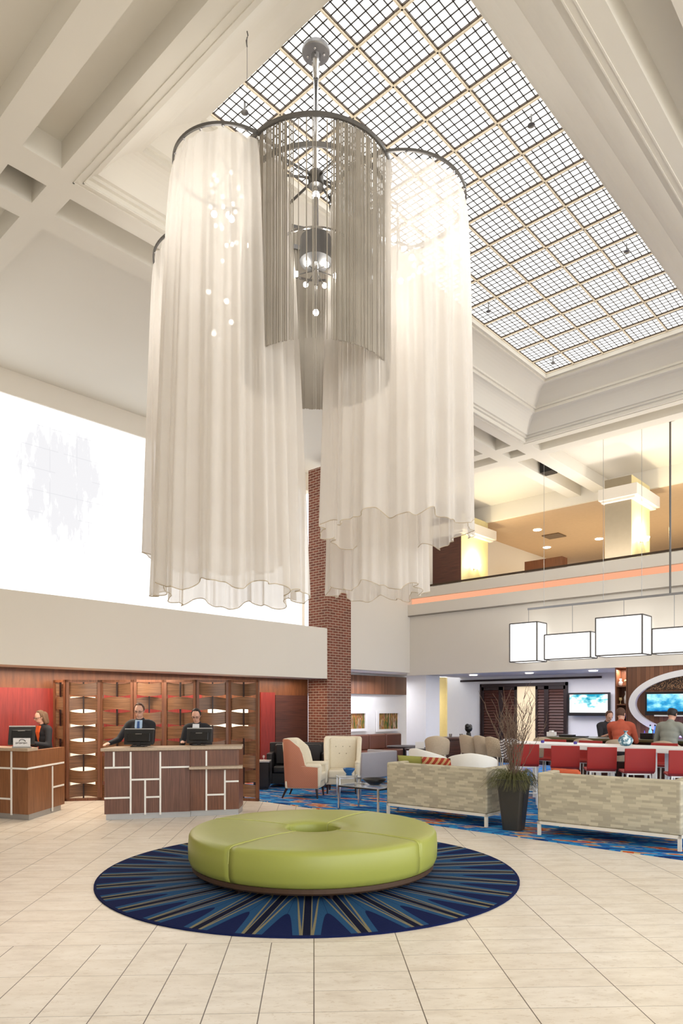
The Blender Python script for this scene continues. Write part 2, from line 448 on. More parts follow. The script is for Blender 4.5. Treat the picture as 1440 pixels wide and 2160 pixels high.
# ------------------------------------------------------------------ mesh builder
class MB:
    def __init__(s): s.bm = bmesh.new()
    def poly(s, pts):
        return s.bm.faces.new([s.bm.verts.new(p) for p in pts])
    def box(s, x0, x1, y0, y1, z0, z1, T=None):
        c = [(x0, y0, z0), (x1, y0, z0), (x1, y1, z0), (x0, y1, z0), (x0, y0, z1), (x1, y0, z1), (x1, y1, z1), (x0, y1, z1)]
        v = [s.bm.verts.new(T @ Vector(p) if T else p) for p in c]
        for f in ((3, 2, 1, 0), (4, 5, 6, 7), (0, 1, 5, 4), (1, 2, 6, 5), (2, 3, 7, 6), (3, 0, 4, 7)):
            s.bm.faces.new([v[i] for i in f])
        return s
    def prism(s, pts, z0, z1):
        a = sum(pts[i][0] * pts[(i + 1) % len(pts)][1] - pts[(i + 1) % len(pts)][0] * pts[i][1] for i in range(len(pts)))
        if a < 0: pts = pts[::-1]
        lo = [s.bm.verts.new((p[0], p[1], z0)) for p in pts]; hi = [s.bm.verts.new((p[0], p[1], z1)) for p in pts]
        n = len(pts)
        s.bm.faces.new(lo[::-1]); s.bm.faces.new(hi)
        for i in range(n):
            s.bm.faces.new([lo[i], lo[(i + 1) % n], hi[(i + 1) % n], hi[i]])
        return s
    def rings(s, rings, close=True, caps=True):
        vs = [[s.bm.verts.new(p) for p in r] for r in rings]
        n = len(vs[0])
        for a, b in zip(vs, vs[1:]):
            for i in range(n if close else n - 1):
                j = (i + 1) % n
                s.bm.faces.new([a[i], a[j], b[j], b[i]])
        if caps and close:
            s.bm.faces.new(vs[0][::-1]); s.bm.faces.new(vs[-1])
        return s
    def lathe(s, prof, c=(0, 0, 0), n=24, caps=True):
        s.rings([[(c[0] + r * math.cos(2 * PI * i / n), c[1] + r * math.sin(2 * PI * i / n), c[2] + z) for i in range(n)] for r, z in prof], True, caps)
        return s
    def tube(s, pts, r, n=8, closed=False, r2=None):
        pts = [Vector(p) for p in pts]; m = len(pts); rs = []
        for i, p in enumerate(pts):
            if closed: d = pts[(i + 1) % m] - pts[i - 1]
            else: d = pts[min(i + 1, m - 1)] - pts[max(i - 1, 0)]
            if d.length < 1e-9: d = Vector((0, 0, 1))
            d.normalize()
            up = Vector((0, 0, 1)) if abs(d.z) < .95 else Vector((1, 0, 0))
            a = d.cross(up).normalized(); b = d.cross(a)
            rr = r if r2 is None else r + (r2 - r) * i / max(1, m - 1)
            rs.append([p + (a * math.cos(2 * PI * k / n) + b * math.sin(2 * PI * k / n)) * rr for k in range(n)])
        if closed:
            rs.append(rs[0])
            s.rings(rs, True, False)
            bmesh.ops.remove_doubles(s.bm, verts=s.bm.verts[-2 * n - len(rs) * 0:], dist=1e-6) if False else None
        else: s.rings(rs, True, True)
        return s
    def sphere(s, c, r, sx=1, sy=1, sz=1, u=14, v=9, T=None):
        rr = []
        for j in range(v + 1):
            th = PI * (j + .0) / v
            th = min(max(th, .02), PI - .02)
            rr.append([Vector((c[0] + r * sx * math.sin(th) * math.cos(2 * PI * i / u), c[1] + r * sy * math.sin(th) * math.sin(2 * PI * i / u), c[2] - r * sz * math.cos(th))) for i in range(u)])
        if T: rr = [[T @ p for p in q] for q in rr]
        s.rings(rr); return s
    def capsule(s, p0, p1, r0, r1, n=12):
        p0 = Vector(p0); p1 = Vector(p1); d = p1 - p0; L = d.length
        if L < 1e-6: return s.sphere(p0, r0)
        d.normalize(); up = Vector((0, 0, 1)) if abs(d.z) < .9 else Vector((1, 0, 0))
        a = d.cross(up).normalized(); b = d.cross(a); rs = []
        prof = [(-math.sin(t) * r0, math.cos(t) * r0) for t in (1.5, 1.1, .6, 0)] + [(L + math.sin(t) * r1, math.cos(t) * r1) for t in (0, .6, 1.1, 1.5)]
        for h, r in prof:
            rs.append([p0 + d * h + (a * math.cos(2 * PI * k / n) + b * math.sin(2 * PI * k / n)) * r for k in range(n)])
        s.rings(rs); return s
    def mesh(s, name, smooth=False):
        bmesh.ops.recalc_face_normals(s.bm, faces=s.bm.faces)
        me = bpy.data.meshes.new(name); s.bm.to_mesh(me); s.bm.free()
        if smooth:
            for p in me.polygons: p.use_smooth = True
        return me
    def build(s, name, m, parent=None, loc=(0, 0, 0), rz=0, smooth=False, bevel=0, seg=2, label=None):
        me = s.mesh(name, smooth)
        for q in (m if isinstance(m, list) else [m]): me.materials.append(q)
        o = bpy.data.objects.new(name, me); COL.objects.link(o)
        o.location = loc; o.rotation_euler = (0, 0, rz); o.parent = parent
        if bevel:
            b = o.modifiers.new('bevel', 'BEVEL'); b.width = bevel; b.segments = seg; b.limit_method = 'ANGLE'
            for p in me.polygons: p.use_smooth = True
            me.shade_smooth() if False else None
            w = o.modifiers.new('wn', 'WEIGHTED_NORMAL')
        if label: o['label'] = label
        return o

def tag(o, label=None, cat=None, group=None, kind=None):
    if label: o['label'] = label
    if cat: o['category'] = cat
    if group: o['group'] = group
    if kind: o['kind'] = kind
    return o

def thing(name, label, cat, loc=(0, 0, 0), rz=0, group=None):
    o = bpy.data.objects.new(name, None); COL.objects.link(o)
    o.empty_display_size = .1
    o.location = loc[:3]; o.rotation_euler = (0, 0, rz)
    return tag(o, label, cat, group)

def struct(o): o['kind'] = 'structure'; return o

CH = {}
def children(o): return [c for c in bpy.data.objects if c.parent == o]
def copy_tree(o, loc=None, rz=None, label=None, group=None):
    kids = children(o)
    c = o.copy(); COL.objects.link(c)
    if loc is not None: c.location = loc[:3]
    if rz is not None: c.rotation_euler = (0, 0, rz)
    if label: c['label'] = label
    if group: c['group'] = group
    for k in kids:
        d = copy_tree(k); d.parent = c; d.matrix_parent_inverse = k.matrix_parent_inverse
    return c

def arc(cx, cy, r, a0, a1, n): return [(cx + r * math.cos(a0 + (a1 - a0) * i / n), cy + r * math.sin(a0 + (a1 - a0) * i / n)) for i in range(n + 1)]

# ================================================================== THE SETTING
ZB = 7.7            # underside of the ceiling beams
BX0 = -8.0
struct(MB().box(-34, 30, -34, 22, -.2, 0).build('floor', M['floor']))  # stretched far behind the camera to keep low world light off the ceiling

# coffered ceiling as a height field of cells
xs = [BX0, 2.81, 3.11, 3.54, 3.82, 14.28, 14.58, 15.0, 15.33, 19.1]
ys = [-8.0, 1.57, 1.91, 2.32, 2.6, 7.5, 7.87, 8.27, 8.61, 13.3]
def cell(i, j):
    if i < 0 or j < 0 or i >= len(xs) - 1 or j >= len(ys) - 1: return ZB
    strip_x = i in (2, 6); strip_y = j in (2, 6)
    if i == 4 and j == 4: return None
    if strip_x or strip_y:
        if strip_x and strip_y: return ZB + .42
        if strip_x and j in (1, 3, 5, 7): return ZB
        if strip_y and i in (1, 3, 5, 7): return ZB
        return ZB + .3
    if (i in (0, 4, 8)) and (j in (0, 4, 8)): return ZB + .3
    if i == 0 or j == 0 or i == 8 or j == 8:
        if i in (1, 3, 5, 7) or j in (1, 3, 5, 7): return ZB
    return ZB
def cellz(i, j):
    # big panels: corners and sides beyond the strips
    if i == 4 and j == 4: return None
    big_x = i in (0, 8); big_y = j in (0, 8)
    if i in (2, 6) and j in (2, 6): return ZB + .42
    if i in (2, 6) and (j in (0, 4, 8)): return ZB + .3
    if j in (2, 6) and (i in (0, 4, 8)): return ZB + .3
    if big_x and j in (0, 4, 8): return ZB + .3
    if big_y and i in (0, 4, 8): return ZB + .3
    return ZB
mb = MB()
for i in range(len(xs) - 1):
    for j in range(len(ys) - 1):
        h = cellz(i, j)
        if h is None: continue
        x0, x1, y0, y1 = xs[i], xs[i + 1], ys[j], ys[j + 1]
        mb.poly([(x0, y0, h), (x0, y1, h), (x1, y1, h), (x1, y0, h)])
        for di, dj, e in ((1, 0, ((x1, y0), (x1, y1))), (0, 1, ((x0, y1), (x1, y1)))):
            ii, jj = i + di, j + dj
            if ii >= len(xs) - 1 or jj >= len(ys) - 1: continue
            g = cellz(ii, jj)
            if g is None or abs(g - h) < 1e-4: continue
            (a, b), (c, d) = e
            mb.poly([(a, b, h), (c, d, h), (c, d, g), (a, b, g)])
        for di, dj, e in ((-1, 0, None), (0, -1, None)): pass
struct(mb.build('ceiling', M['ceiling']))
struct(MB().box(BX0, 27, -8, 14, 9.3, 9.5).build('ceiling_slab', M['ceiling']))

# stepped cove of the skylight well
wx0, wx1, wy0, wy1 = 3.82, 14.28, 2.6, 7.5
prof = [(0, ZB), (0, 7.76), (.05, 7.76), (.05, 7.80), (.10, 7.80)]
prof += [(.10 + .36 * (k / 8), 7.80 + .28 * math.sin(k / 8 * PI / 2)) for k in range(1, 9)]
prof += [(.46, 8.14), (.50, 8.14), (.50, 8.18)]
prof += [(.50 + .42 * (k / 8), 8.18 + .26 * math.sin(k / 8 * PI / 2)) for k in range(1, 9)]
prof += [(.92, 8.48), (.97, 8.48), (.97, 8.75)]
mb = MB()
mb.rings([[(wx0 + d, wy0 + d, z), (wx1 - d, wy0 + d, z), (wx1 - d, wy1 - d, z), (wx0 + d, wy1 - d, z)] for d, z in prof], True, False)
struct(mb.build('trim_1', M['ceiling']))
# thin moulding lines around the well on the beam face
mb = MB()
for d, w in ((-.10, .016), (-.02, .014)):
    for (x0, x1, y0, y1) in ((wx0 + d, wx1 - d, wy0 + d, wy0 + d + w), (wx0 + d, wx1 - d, wy1 - d - w, wy1 - d), (wx0 + d, wx0 + d + w, wy0 + d, wy1 - d), (wx1 - d - w, wx1 - d, wy0 + d, wy1 - d)):
        mb.box(x0, x1, y0, y1, ZB - .012, ZB + .01)
struct(mb.build('trim_2', M['ceiling']))

# skylight: glass, thin muntins, deep beams with dark frames
sx0, sx1, sy0, sy1 = 4.79, 13.31, 3.57, 6.53
NX, NY = 14, 5
px_, py_ = (sx1 - sx0) / NX, (sy1 - sy0) / NY
ZS = 8.49
win = struct(MB().box(sx0 - .1, sx1 + .1, sy0 - .1, sy1 + .1, ZS + .13, ZS + .15).build('window_1', M['skyglass']))
mb = MB()
for i in range(NX + 1):
    x = sx0 + i * px_; mb.box(x - .009, x + .009, sy0, sy1, ZS + .075, ZS + .12)
for j in range(NY + 1):
    y = sy0 + j * py_; mb.box(sx0, sx1, y - .009, y + .009, ZS + .075, ZS + .12)
mb.build('skylight_beams', M['beam'], win)
mb = MB()
for i in range(NX + 1):
    x = sx0 + i * px_
    for s in (-1, 1): mb.box(x + s * .012 - .004, x + s * .012 + .004, sy0, sy1, ZS + .095, ZS + .12)
for j in range(NY + 1):
    y = sy0 + j * py_
    for s in (-1, 1): mb.box(sx0, sx1, y + s * .012 - .004, y + s * .012 + .004, ZS + .095, ZS + .12)
mb.build('panel_frames', M['bronze'], win)
mb = MB()
for i in range(NX):
    for k in range(1, 6):
        x = sx0 + i * px_ + k * px_ / 6; mb.box(x - .0046, x + .0046, sy0, sy1, ZS + .112, ZS + .122)
for j in range(NY):
    for k in range(1, 6):
        y = sy0 + j * py_ + k * py_ / 6; mb.box(sx0, sx1, y - .0046, y + .0046, ZS + .112, ZS + .122)
mb.build('muntins', M['muntin'], win)

# left side: luminous wall, ledge bulkhead, reception back wall
YW, YB = 13.3, 11.9
struct(MB().box(-2, 12.9, YW + .02, YW + .04, 3.4, 7.55).build('window_2', M['winglow']))
struct(MB().box(-2, 13.28, YW - .02, YW + .3, 7.55, 8.1).build('wall_left', M['cream']))
struct(MB().box(-2, 13.28, YW + .3, YW + .5, 0, 8.1).build('wall_left_backing', M['cream']))
struct(MB().box(-2, 12.4, YB, YW, 2.41, 3.67).build('wall_left_bulkhead', M['cream'], bevel=.01))
struct(MB().box(-2, 12.4, 12.6, 12.7, 0, 2.42).build('wall_left_lower', M['brownwall']))
struct(MB().box(-3, -2, -1, 13.5, 0, 8.1).build('wall_left_return', M['cream']))
# red veneer panels on that lower wall
for k, (p0, p1, zt, lab) in enumerate(((-70, 116, 2.05, 'wide red veneer wall panel behind the left reception desk'),
                                    (215, 425, 2.1, 'red veneer wall panel seen through the openwork screen behind the staff'),
                                    (549, 579, 2.06, 'narrow red veneer wall panel right of the openwork screen'))):
    a = atY(p0, 12.58); b = atY(p1, 12.58)
    tag(MB().box(a[0], b[0], 12.565, 12.598, .1, zt).build('wall_panel', M['red']), lab, 'wall panel')
a = atY(580, 12.58); b = atY(648, 12.58)
tag(MB().box(a[0], b[0], 12.565, 12.598, 0, 2.0).build('wall_panel', M['darkwood']), 'dark brown wall panel beside the brick column', 'wall panel')
# glowing panels added for the lit white back office glimpsed through the screen
for p0, p1, z0, z1, lab in ((150, 200, .2, 1.9, 'added glowing cream panel behind the left leaves of the screen'), (440, 522, 1.25, 1.75, 'added glowing white panel behind the right leaves of the screen')):
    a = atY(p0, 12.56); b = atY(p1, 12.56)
    tag(MB().box(a[0], b[0], 12.54, 12.597, z0, z1).build('glowing_panel', mat('glowing_cream_panel', srgb(250, 240, 215), .6, emit=.7)), lab, 'glowing panel')

# brick column
tag(MB().box(12.4, 13.28, YB, 12.57, 0, 7.75).build('brick_column', M['brick']), 'tall red brick column between the reception and the lounge', 'column')

# lounge side walls
YR, XR = 12.28, 16.3
ZF = 2.635
struct(MB().box(13.28, XR + .3, YR, YR + .25, 2.72, 5.16).build('wall_back_bulkhead', M['cream']))
struct(MB().box(13.28, 27, YR + .1, YR + .4, 5.16, 8.1).build('wall_back_upper', M['cream']))
struct(MB().box(13.28, 18.2, YR + .2, YR + 1.5, 2.72, 2.8).build('ceiling_lounge', M['white']))
wb = struct(MB().box(12.9, 18.2, 13.62, 13.8, 0, 3.0).build('wall_back_lower', M['white']))
tag(MB().box(12.9, 17.75, 13.5, 13.6, 2.1, 2.66).build('wall_panel', M['woodband']), 'walnut plank band high on the lounge wall over the pictures', 'wall panel')
# balcony parapet with the lit cove strip
struct(MB().box(XR, XR + .35, -6, YR + .1, ZF, 4.38).build('wall_right_bulkhead', M['cream']))
struct(MB().box(XR - .1, XR, -6, YR, 4.38, 4.70).build('trim_3', M['cream']))
struct(MB().box(XR - .1, XR + .35, -6, YR + .1, 4.36, 4.385).build('painted_shadow_line', mat('painted_shadow_grey', srgb(150, 142, 130), .7)))  # grey strip paints the shadow line under the projecting band
struct(MB().box(XR + .14, XR + .35, -6, YR + .1, 4.38, 4.92).build('wall_right_cove', M['cream']))
tag(MB().box(XR + .10, XR + .139, -6, YR, 4.66, 4.9).build('cove_light', M['stripglow']), 'long orange glowing cove light strip under the balcony edge', 'light')
struct(MB().box(XR, XR + .35, -6, YR + .1, 4.89, 5.16).build('wall_right_parapet', M['cream']))
struct(MB().box(XR + .3, 27.5, -6, YR + .3, 4.2, 4.35).build('floor_balcony', M['darkframe']))
struct(MB().box(19.1, 27.5, -6, YR + .1, 7.52, 7.75).build('ceiling_balcony', mat('balcony_ceiling_paint', srgb(198, 170, 142), .7)))
struct(MB().box(19.0, 19.1, -6, YR + .1, 7.5, 8.1).build('trim_5', M['ceiling']))
struct(MB().box(27.3, 27.5, -6, YR + .3, 4.3, 8.0).build('wall_right_balcony', M['greywall']))
# balcony rail
rl = thing('balcony_railing', 'low glass balcony railing with a dark handrail above the parapet', 'railing', (XR + .2, 5, 5.16))
MB().box(-.02, .02, -11, 7.2, .06, .11).build('handrail', M['bronze'], rl)
MB().box(-.006, .006, -11, 7.2, .0, .06).build('glass_panel', M['glass'], rl)
# lower bar zone
XBW = 18.95
struct(MB().box(XR + .34, XBW + 2, -6, YR, ZF + .02, ZF + .2).build('ceiling_bar', mat('bar_ceiling_paint', srgb(196, 192, 200), .7)))
struct(MB().box(XBW, XBW + .15, -6, atX(943, XBW)[1], 0, 2.75).build('wall_right_lower', M['white']))
struct(MB().box(XBW + 1.3, XBW + 1.4, 10, 16, 0, 2.75).build('wall_right_niche', M['yellow']))
struct(MB().box(18.2, XBW + 1.5, 13.7, 13.85, 0, 2.75).build('wall_back_niche', M['yellow']))
# white pier
a = atX(898, 16.5); b = atX(857, 16.5)
tag(MB().box(16.5, 17.2, a[1], b[1], 0, ZF).build('square_column', M['white']), 'plain white square column beside the framed pictures', 'column')
# slot diffuser
a0 = atX(970, XBW - .03); a1 = atX(1268, XBW - .03)
tag(MB().box(XBW - .03, XBW, a1[1], a0[1], 2.51, 2.57).build('slot_diffuser', M['darkframe']), 'long dark slot air diffuser above the louvred doors', 'vent')
# louvred doors
def yb(px, X=XBW - .06): return atX(px, X)[1]
Db = atX(1100, XBW)[2]
dz1 = zz(1441, Db)
dr = struct(MB().box(XBW - .1, XBW - .001, yb(1196), yb(1013), dz1 - .1, dz1).build('door_1', M['darkframe']))
mb = MB()
for p in (1013, 1019, 1190, 1196): pass
mb.box(XBW - .1, XBW, yb(1196), yb(1193), 0, dz1); mb.box(XBW - .1, XBW, yb(1016), yb(1013), 0, dz1)
mb.build('door_frame', M['darkframe'], dr)
for p0, p1 in ((1016, 1056), (1056, 1089), (1129, 1152), (1152, 1193)):
    y1_, y0_ = yb(p0), yb(p1)
    mb = MB().box(XBW - .07, XBW - .03, y0_, y0_ + .07, 0, dz1 - .1).box(XBW - .07, XBW - .03, y1_ - .07, y1_, 0, dz1 - .1).box(XBW - .07, XBW - .03, y0_, y1_, dz1 - .2, dz1 - .1).box(XBW - .07, XBW - .03, y0_, y1_, 0, .2)
    mb.build('door_leaf', M['darkframe'], dr)
    mb = MB()
    z = .2
    while z < dz1 - .22:
        mb.poly([(XBW - .065, y0_ + .07, z), (XBW - .065, y1_ - .07, z), (XBW - .02, y1_ - .07, z + .1), (XBW - .02, y0_ + .07, z + .1)])
        z += .085
    mb.build('louvres', M['darkwood'], dr)
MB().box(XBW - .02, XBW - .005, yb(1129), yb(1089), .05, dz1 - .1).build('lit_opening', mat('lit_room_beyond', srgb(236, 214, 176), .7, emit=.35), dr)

# bar feature wall
XF = 16.32
struct(MB().box(XF, XF + .1, -3, atX(1322, XF)[1], 0, ZF).build('wall_right_bar', M['slats']))

# ================================================================== CARPETS
car = MB().prism([(8.2, -4), (8.2, 9.6), (8.05, 12.55), (12.38, 12.55), (12.38, 11.88), (13.3, 11.88), (13.3, 13.5), (18.1, 13.5), (18.1, 12.2), (18.9, 12.2), (18.9, 6.2), (16.3, 6.2), (16.3, -4)], .0, .012).build('carpet', M['carpet'])
tag(car, 'bright blue lounge carpet with tan and orange diagonal streaks', 'carpet')
OC = atD(661, 7.19)
RC = atD(653, 7.19)
rug = MB().lathe([(2.12, .0), (2.12, .012), (2.10, .016), (.01, .016)], n=96).build('round_rug', m_rug(2.12), loc=(RC[0], RC[1], 0))
tag(rug, 'round navy and blue rug with radiating tan spokes under the ottoman', 'rug')

# ================================================================== OTTOMAN
ot = thing('round_ottoman', 'large round lime green vinyl ottoman with a hole in the middle', 'ottoman', (OC[0], OC[1], .016))
seams = sorted([CAMR + R(a) for a in (-37, 60, 154, 236)])
def ott_prof():
    p = []
    R1, R0, zb, zt = 1.27, .28, .105, .44
    p += [(R0, zb), (R0, zt - .03), (R0 + .01, zt - .01), (R0 + .03, zt)]
    p += [(R0 + (R1 - R0) * f, zt + .012 * math.sin(PI * f)) for f in (.2, .4, .6, .8)]
    p += [(R1 - .06, zt + .002), (R1 - .035, zt - .004), (R1 - .012, zt - .018), (R1, zt - .045), (R1 + .008, zt - .15), (R1 + .004, zb + .07), (R1 - .015, zb + .02), (R1 - .05, zb)]
    return p
pf = ott_prof()
for k in range(4):
    a0 = seams[k] + .001; a1 = (seams[(k + 1) % 4] + (2 * PI if k == 3 else 0)) - .001
    n = max(8, int((a1 - a0) / R(3)))
    mb = MB()
    rs = [[(r * math.cos(a0 + (a1 - a0) * i / n), r * math.sin(a0 + (a1 - a0) * i / n), z) for r, z in pf] for i in range(n + 1)]
    mb.rings(rs, True, True)
    mb.build('cushion_section', M['green'], ot, smooth=True, bevel=0)
mb = MB()
for a in seams:
    c, s = math.cos(a), math.sin(a)
    mb.tube([(r * c, r * s, z + .001) for r, z in pf[2:-3]], .0035, 6)
mb.build('seam_piping', mat('pale_green_piping', srgb(196, 200, 110), .4), ot)
MB().lathe([(1.0, .05), (1.22, .05), (1.24, .07), (1.24, .11), (1.0, .11)], n=72, caps=False).build('base_ring', mat('dark_brown_base', srgb(74, 52, 34), .5), ot)
MB().lathe([(.3, .06), (1.2, .06), (1.2, .1), (.3, .1)], n=48, caps=False).build('base_board', M['darkframe'], ot)
for k in range(8):
    a = CAMR + R(-125 + 45 * k)
    MB().lathe([(.022, 0), (.035, .06)], (1.12 * math.cos(a), 1.12 * math.sin(a), 0), 10).build('leg', M['darkframe'], ot)

# ================================================================== CHANDELIER
CC = atD(666, 7.13)
ch = thing('chandelier', 'huge multi-cylinder chandelier of sheer ivory drapes and silver strings hung below the skylight', 'chandelier', (CC[0], CC[1], 8.49))
ox, oy, oz = CC[0], CC[1], 8.49
def L(p): return (p[0] - ox, p[1] - oy, (p[2] if len(p) > 2 else 0) - oz)
ZT = 7.17
def ring_pts(c, r, z, n=72): return [(c[0] - ox + r * math.cos(2 * PI * i / n), c[1] - oy + r * math.sin(2 * PI * i / n), z - oz) for i in range(n)]
def flat_ring(mb, c, r, z, h=.035, th=.012, n=96):
    cx, cy = c[0] - ox, c[1] - oy; z -= oz
    mb.lathe([(r - th, z - h / 2), (r + th, z - h / 2), (r + th, z + h / 2), (r - th, z + h / 2), (r - th, z - h / 2)], (cx, cy, 0), n, caps=False)
# canopy and stem
MB().lathe([(.02, -.05), (.135, -.045), (.145, -.035), (.145, 0), (.02, .03)], (0, 0, .0), 36).build('canopy', M['steel'], ch, smooth=False)
for a in (0.6, 2.2, 3.8, 5.3): MB().sphere((.085 * math.cos(a), .085 * math.sin(a), -.055), .013).build('canopy_bolt', M['chrome'], ch)
MB().tube([(0, 0, -.05), (0, 0, -.3)], .05, 12, r2=.03).build('stem_collar', M['chrome'], ch)
MB().tube([(0, 0, -.2), (0, 0, ZT - oz - 1.1)], .028, 12).build('stem', M['chrome'], ch, smooth=True)
MB().lathe([(.03, .08), (.075, .07), (.08, .05), (.08, -.05), (.075, -.07), (.03, -.08)], (0, 0, ZT - oz - .02), 24).build('hub', M['darksteel'], ch)
mb = MB(); flat_ring(mb, CC, .775, ZT, .04, .012)
mb.build('ring', M['darksteel'], ch, label='wide grey steel central hoop')
mb = MB(); flat_ring(mb, CC, .735, ZT - .25, .05, .008); mb.build('ring', M['steel'], ch, label='lower hoop inside the strings')
mb = MB()
for k in range(4):
    a = CAMR + R(40 + 90 * k)
    mb.tube([(.07 * math.cos(a), .07 * math.sin(a), ZT - oz), (.77 * math.cos(a), .77 * math.sin(a), ZT - oz)], .013, 8)
mb.build('spokes', M['darksteel'], ch)
# bulb carriers
def bulb(c, r=.035):
    MB().sphere(L(c), r, u=12, v=8).build('bulb', M['bulb'], ch)
MB().tube([(0, 0, ZT - oz - 1.1), (0, 0, ZT - oz - 1.36)], .012, 6).build('lower_stem', M['darksteel'], ch)
for k in range(6):
    a = k * PI / 3 + .3
    for z in (-.95,):
        MB().tube([(0, 0, ZT - oz + z), (.2 * math.cos(a), .2 * math.sin(a), ZT - oz + z - .06)], .006, 5).build('lamp_arm', M['darksteel'], ch)
MB().lathe([(.02, .13), (.16, .12), (.17, -.12), (.02, -.13)], (0, 0, ZT - oz - .75), 24).build('hub_drum', M['steel'], ch)
mb = MB(); flat_ring(mb, CC, .42, ZT - .8, .02, .008, 48); mb.build('inner_ring', M['chrome'], ch)
bulb((CC[0], CC[1], ZT - .18), .04)
for k in range(6):
    a = k * PI / 3 + .3
    bulb((CC[0] + .2 * math.cos(a), CC[1] + .2 * math.sin(a), ZT - 1.0), .026)
bulb((CC[0], CC[1], ZT - 1.39), .03)
# string curtain
rnd = random.Random(4)
ZSB = 5.11
toward = YAW + PI
def string_mesh(c, r, z0, z1, n, gap=None, w=.0045):
    mb = MB()
    for i in range(n):
        a = 2 * PI * i / n + rnd.uniform(-.3, .3) * 2 * PI / n
        d = (a - toward + PI) % (2 * PI) - PI
        if gap and abs(d + .02) < gap and rnd.random() > .3: continue
        rr = r + rnd.uniform(-.012, .012); ww = w * rnd.uniform(.7, 1.7)
        x, y = c[0] - ox + rr * math.cos(a), c[1] - oy + rr * math.sin(a)
        tx, ty = -math.sin(a), math.cos(a); nx, ny = math.cos(a), math.sin(a)
        pts = [(x - tx * ww, y - ty * ww), (x + tx * ww, y + ty * ww), (x + nx * ww * .8, y + ny * ww * .8)]
        mb.rings([[(p, q, z - oz) for p, q in pts] for z in (z0, z1)], True, False)
    return mb
o = string_mesh(CC, .76, ZT - .02, ZSB, 620, .30).build('string_curtain', M['string'], ch); o['kind'] = 'stuff'
# a sheer inner cylinder behind the strings
# sheer drapes
def drape(c, rt, rb, z0, z1, nf, seed, amp=.085, hemamp=.04, hooks=16):
    rg = random.Random(seed)
    ph = [rg.uniform(0, 2 * PI) for _ in range(6)]
    f3, f4, f5 = nf * 2 + 3, max(3, nf // 2), 3
    def fold(a, s):
        w = math.sin(nf * a + ph[0] + 1.1 * math.sin(f5 * a + ph[1]))
        w = math.copysign(abs(w) ** .6, w)
        return (w * .5 + math.sin(f3 * a + ph[2] + .8 * math.sin(4 * a + ph[3])) * .22 + math.sin(f4 * a + ph[3]) * .5 * s)
    n, m = 420, 26
    rs = []
    for j in range(m + 1):
        s = j / m
        rr = []
        for i in range(n):
            a = 2 * PI * i / n
            sm = 1 - (1 - s) ** 2
            rad = rt + (rb - rt) * (s ** .55) + (.022 + (amp - .022) * s ** .6) * fold(a, s)
            ztop = z0 - .055 * abs(math.sin(hooks * a / 2)) ** .7 - .012
            zbot = z1 + hemamp * math.sin(f4 * a + ph[4]) + .02 * math.sin(nf * a + ph[5])
            z = ztop + (zbot - ztop) * s
            rr.append((c[0] - ox + rad * math.cos(a), c[1] - oy + rad * math.sin(a), z - oz))
        rs.append(rr)
    mb = MB().rings(rs, True, False)
    o = mb.build('sheer_drape', M['sheer'], ch, smooth=True)
    hem = MB().tube([p for p in rs[-1]] + [rs[-1][0]], .0045, 4).build('hem', M['hem'], o)
    mb = MB(); flat_ring(mb, c, rt + .012, z0, .03, .01, 72)
    rgo = mb.build('ring', M['darksteel'], ch)
    for k in range(hooks):
        a = 2 * PI * k / hooks
        MB().sphere((c[0] - ox + (rt + .005) * math.cos(a), c[1] - oy + (rt + .005) * math.sin(a), z0 - oz - .018), .013, u=6, v=5).build('hook', M['chrome'], rgo)
    # arm from hub to the ring centre, spokes, and a lamp cluster inside
    mb = MB()
    cx, cy = c[0] - ox, c[1] - oy
    d = math.hypot(cx, cy); a0 = math.atan2(cy, cx)
    mb.tube([(0, 0, z0 - oz), (cx, cy, z0 - oz)], .012, 8)
    for k in range(3):
        a = a0 + PI / 3 + k * PI / 3 * 2
        mb.tube([(cx, cy, z0 - oz), (cx + rt * math.cos(a), cy + rt * math.sin(a), z0 - oz)], .009, 6)
    mb.tube([(cx, cy, z0 - oz), (cx, cy, z0 - oz - .75)], .01, 6)
    mb.build('spokes', M['darksteel'], ch)
    for k in range(22):
        a = rg.uniform(0, 2 * PI); q = rg.uniform(.08, .30)
        MB().sphere((cx + q * math.cos(a), cy + q * math.sin(a), z0 - oz - rg.uniform(.15, .85)), .022, u=6, v=4).build('crystal', M['crystal'], ch)
    for k in range(4):
        a = k * PI / 2 + seed
        bulb((c[0] + .16 * math.cos(a), c[1] + .16 * math.sin(a), z0 - .35 - .13 * k), .03)
drape(atD(485, 7.02), .55, .725, ZT, 2.84, 17, 1)
drape(atD(838, 7.50), .72, .80, ZT, 3.60, 17, 2)
drape(atD(464, 8.60), .79, .84, ZT, 3.53, 18, 3)
drape(atD(795, 8.60), .52, .57, ZT, 3.13, 13, 5)
# chandelier lamps
for p, D, e in ((666, 7.13, 30), (482, 7.02, 11), (838, 7.5, 14), (464, 8.6, 18), (795, 8.6, 16)):
    c = atD(p, D)
    point_light('chandelier_lamp', (c[0], c[1], 6.45), e, (1, .97, .93), .15)

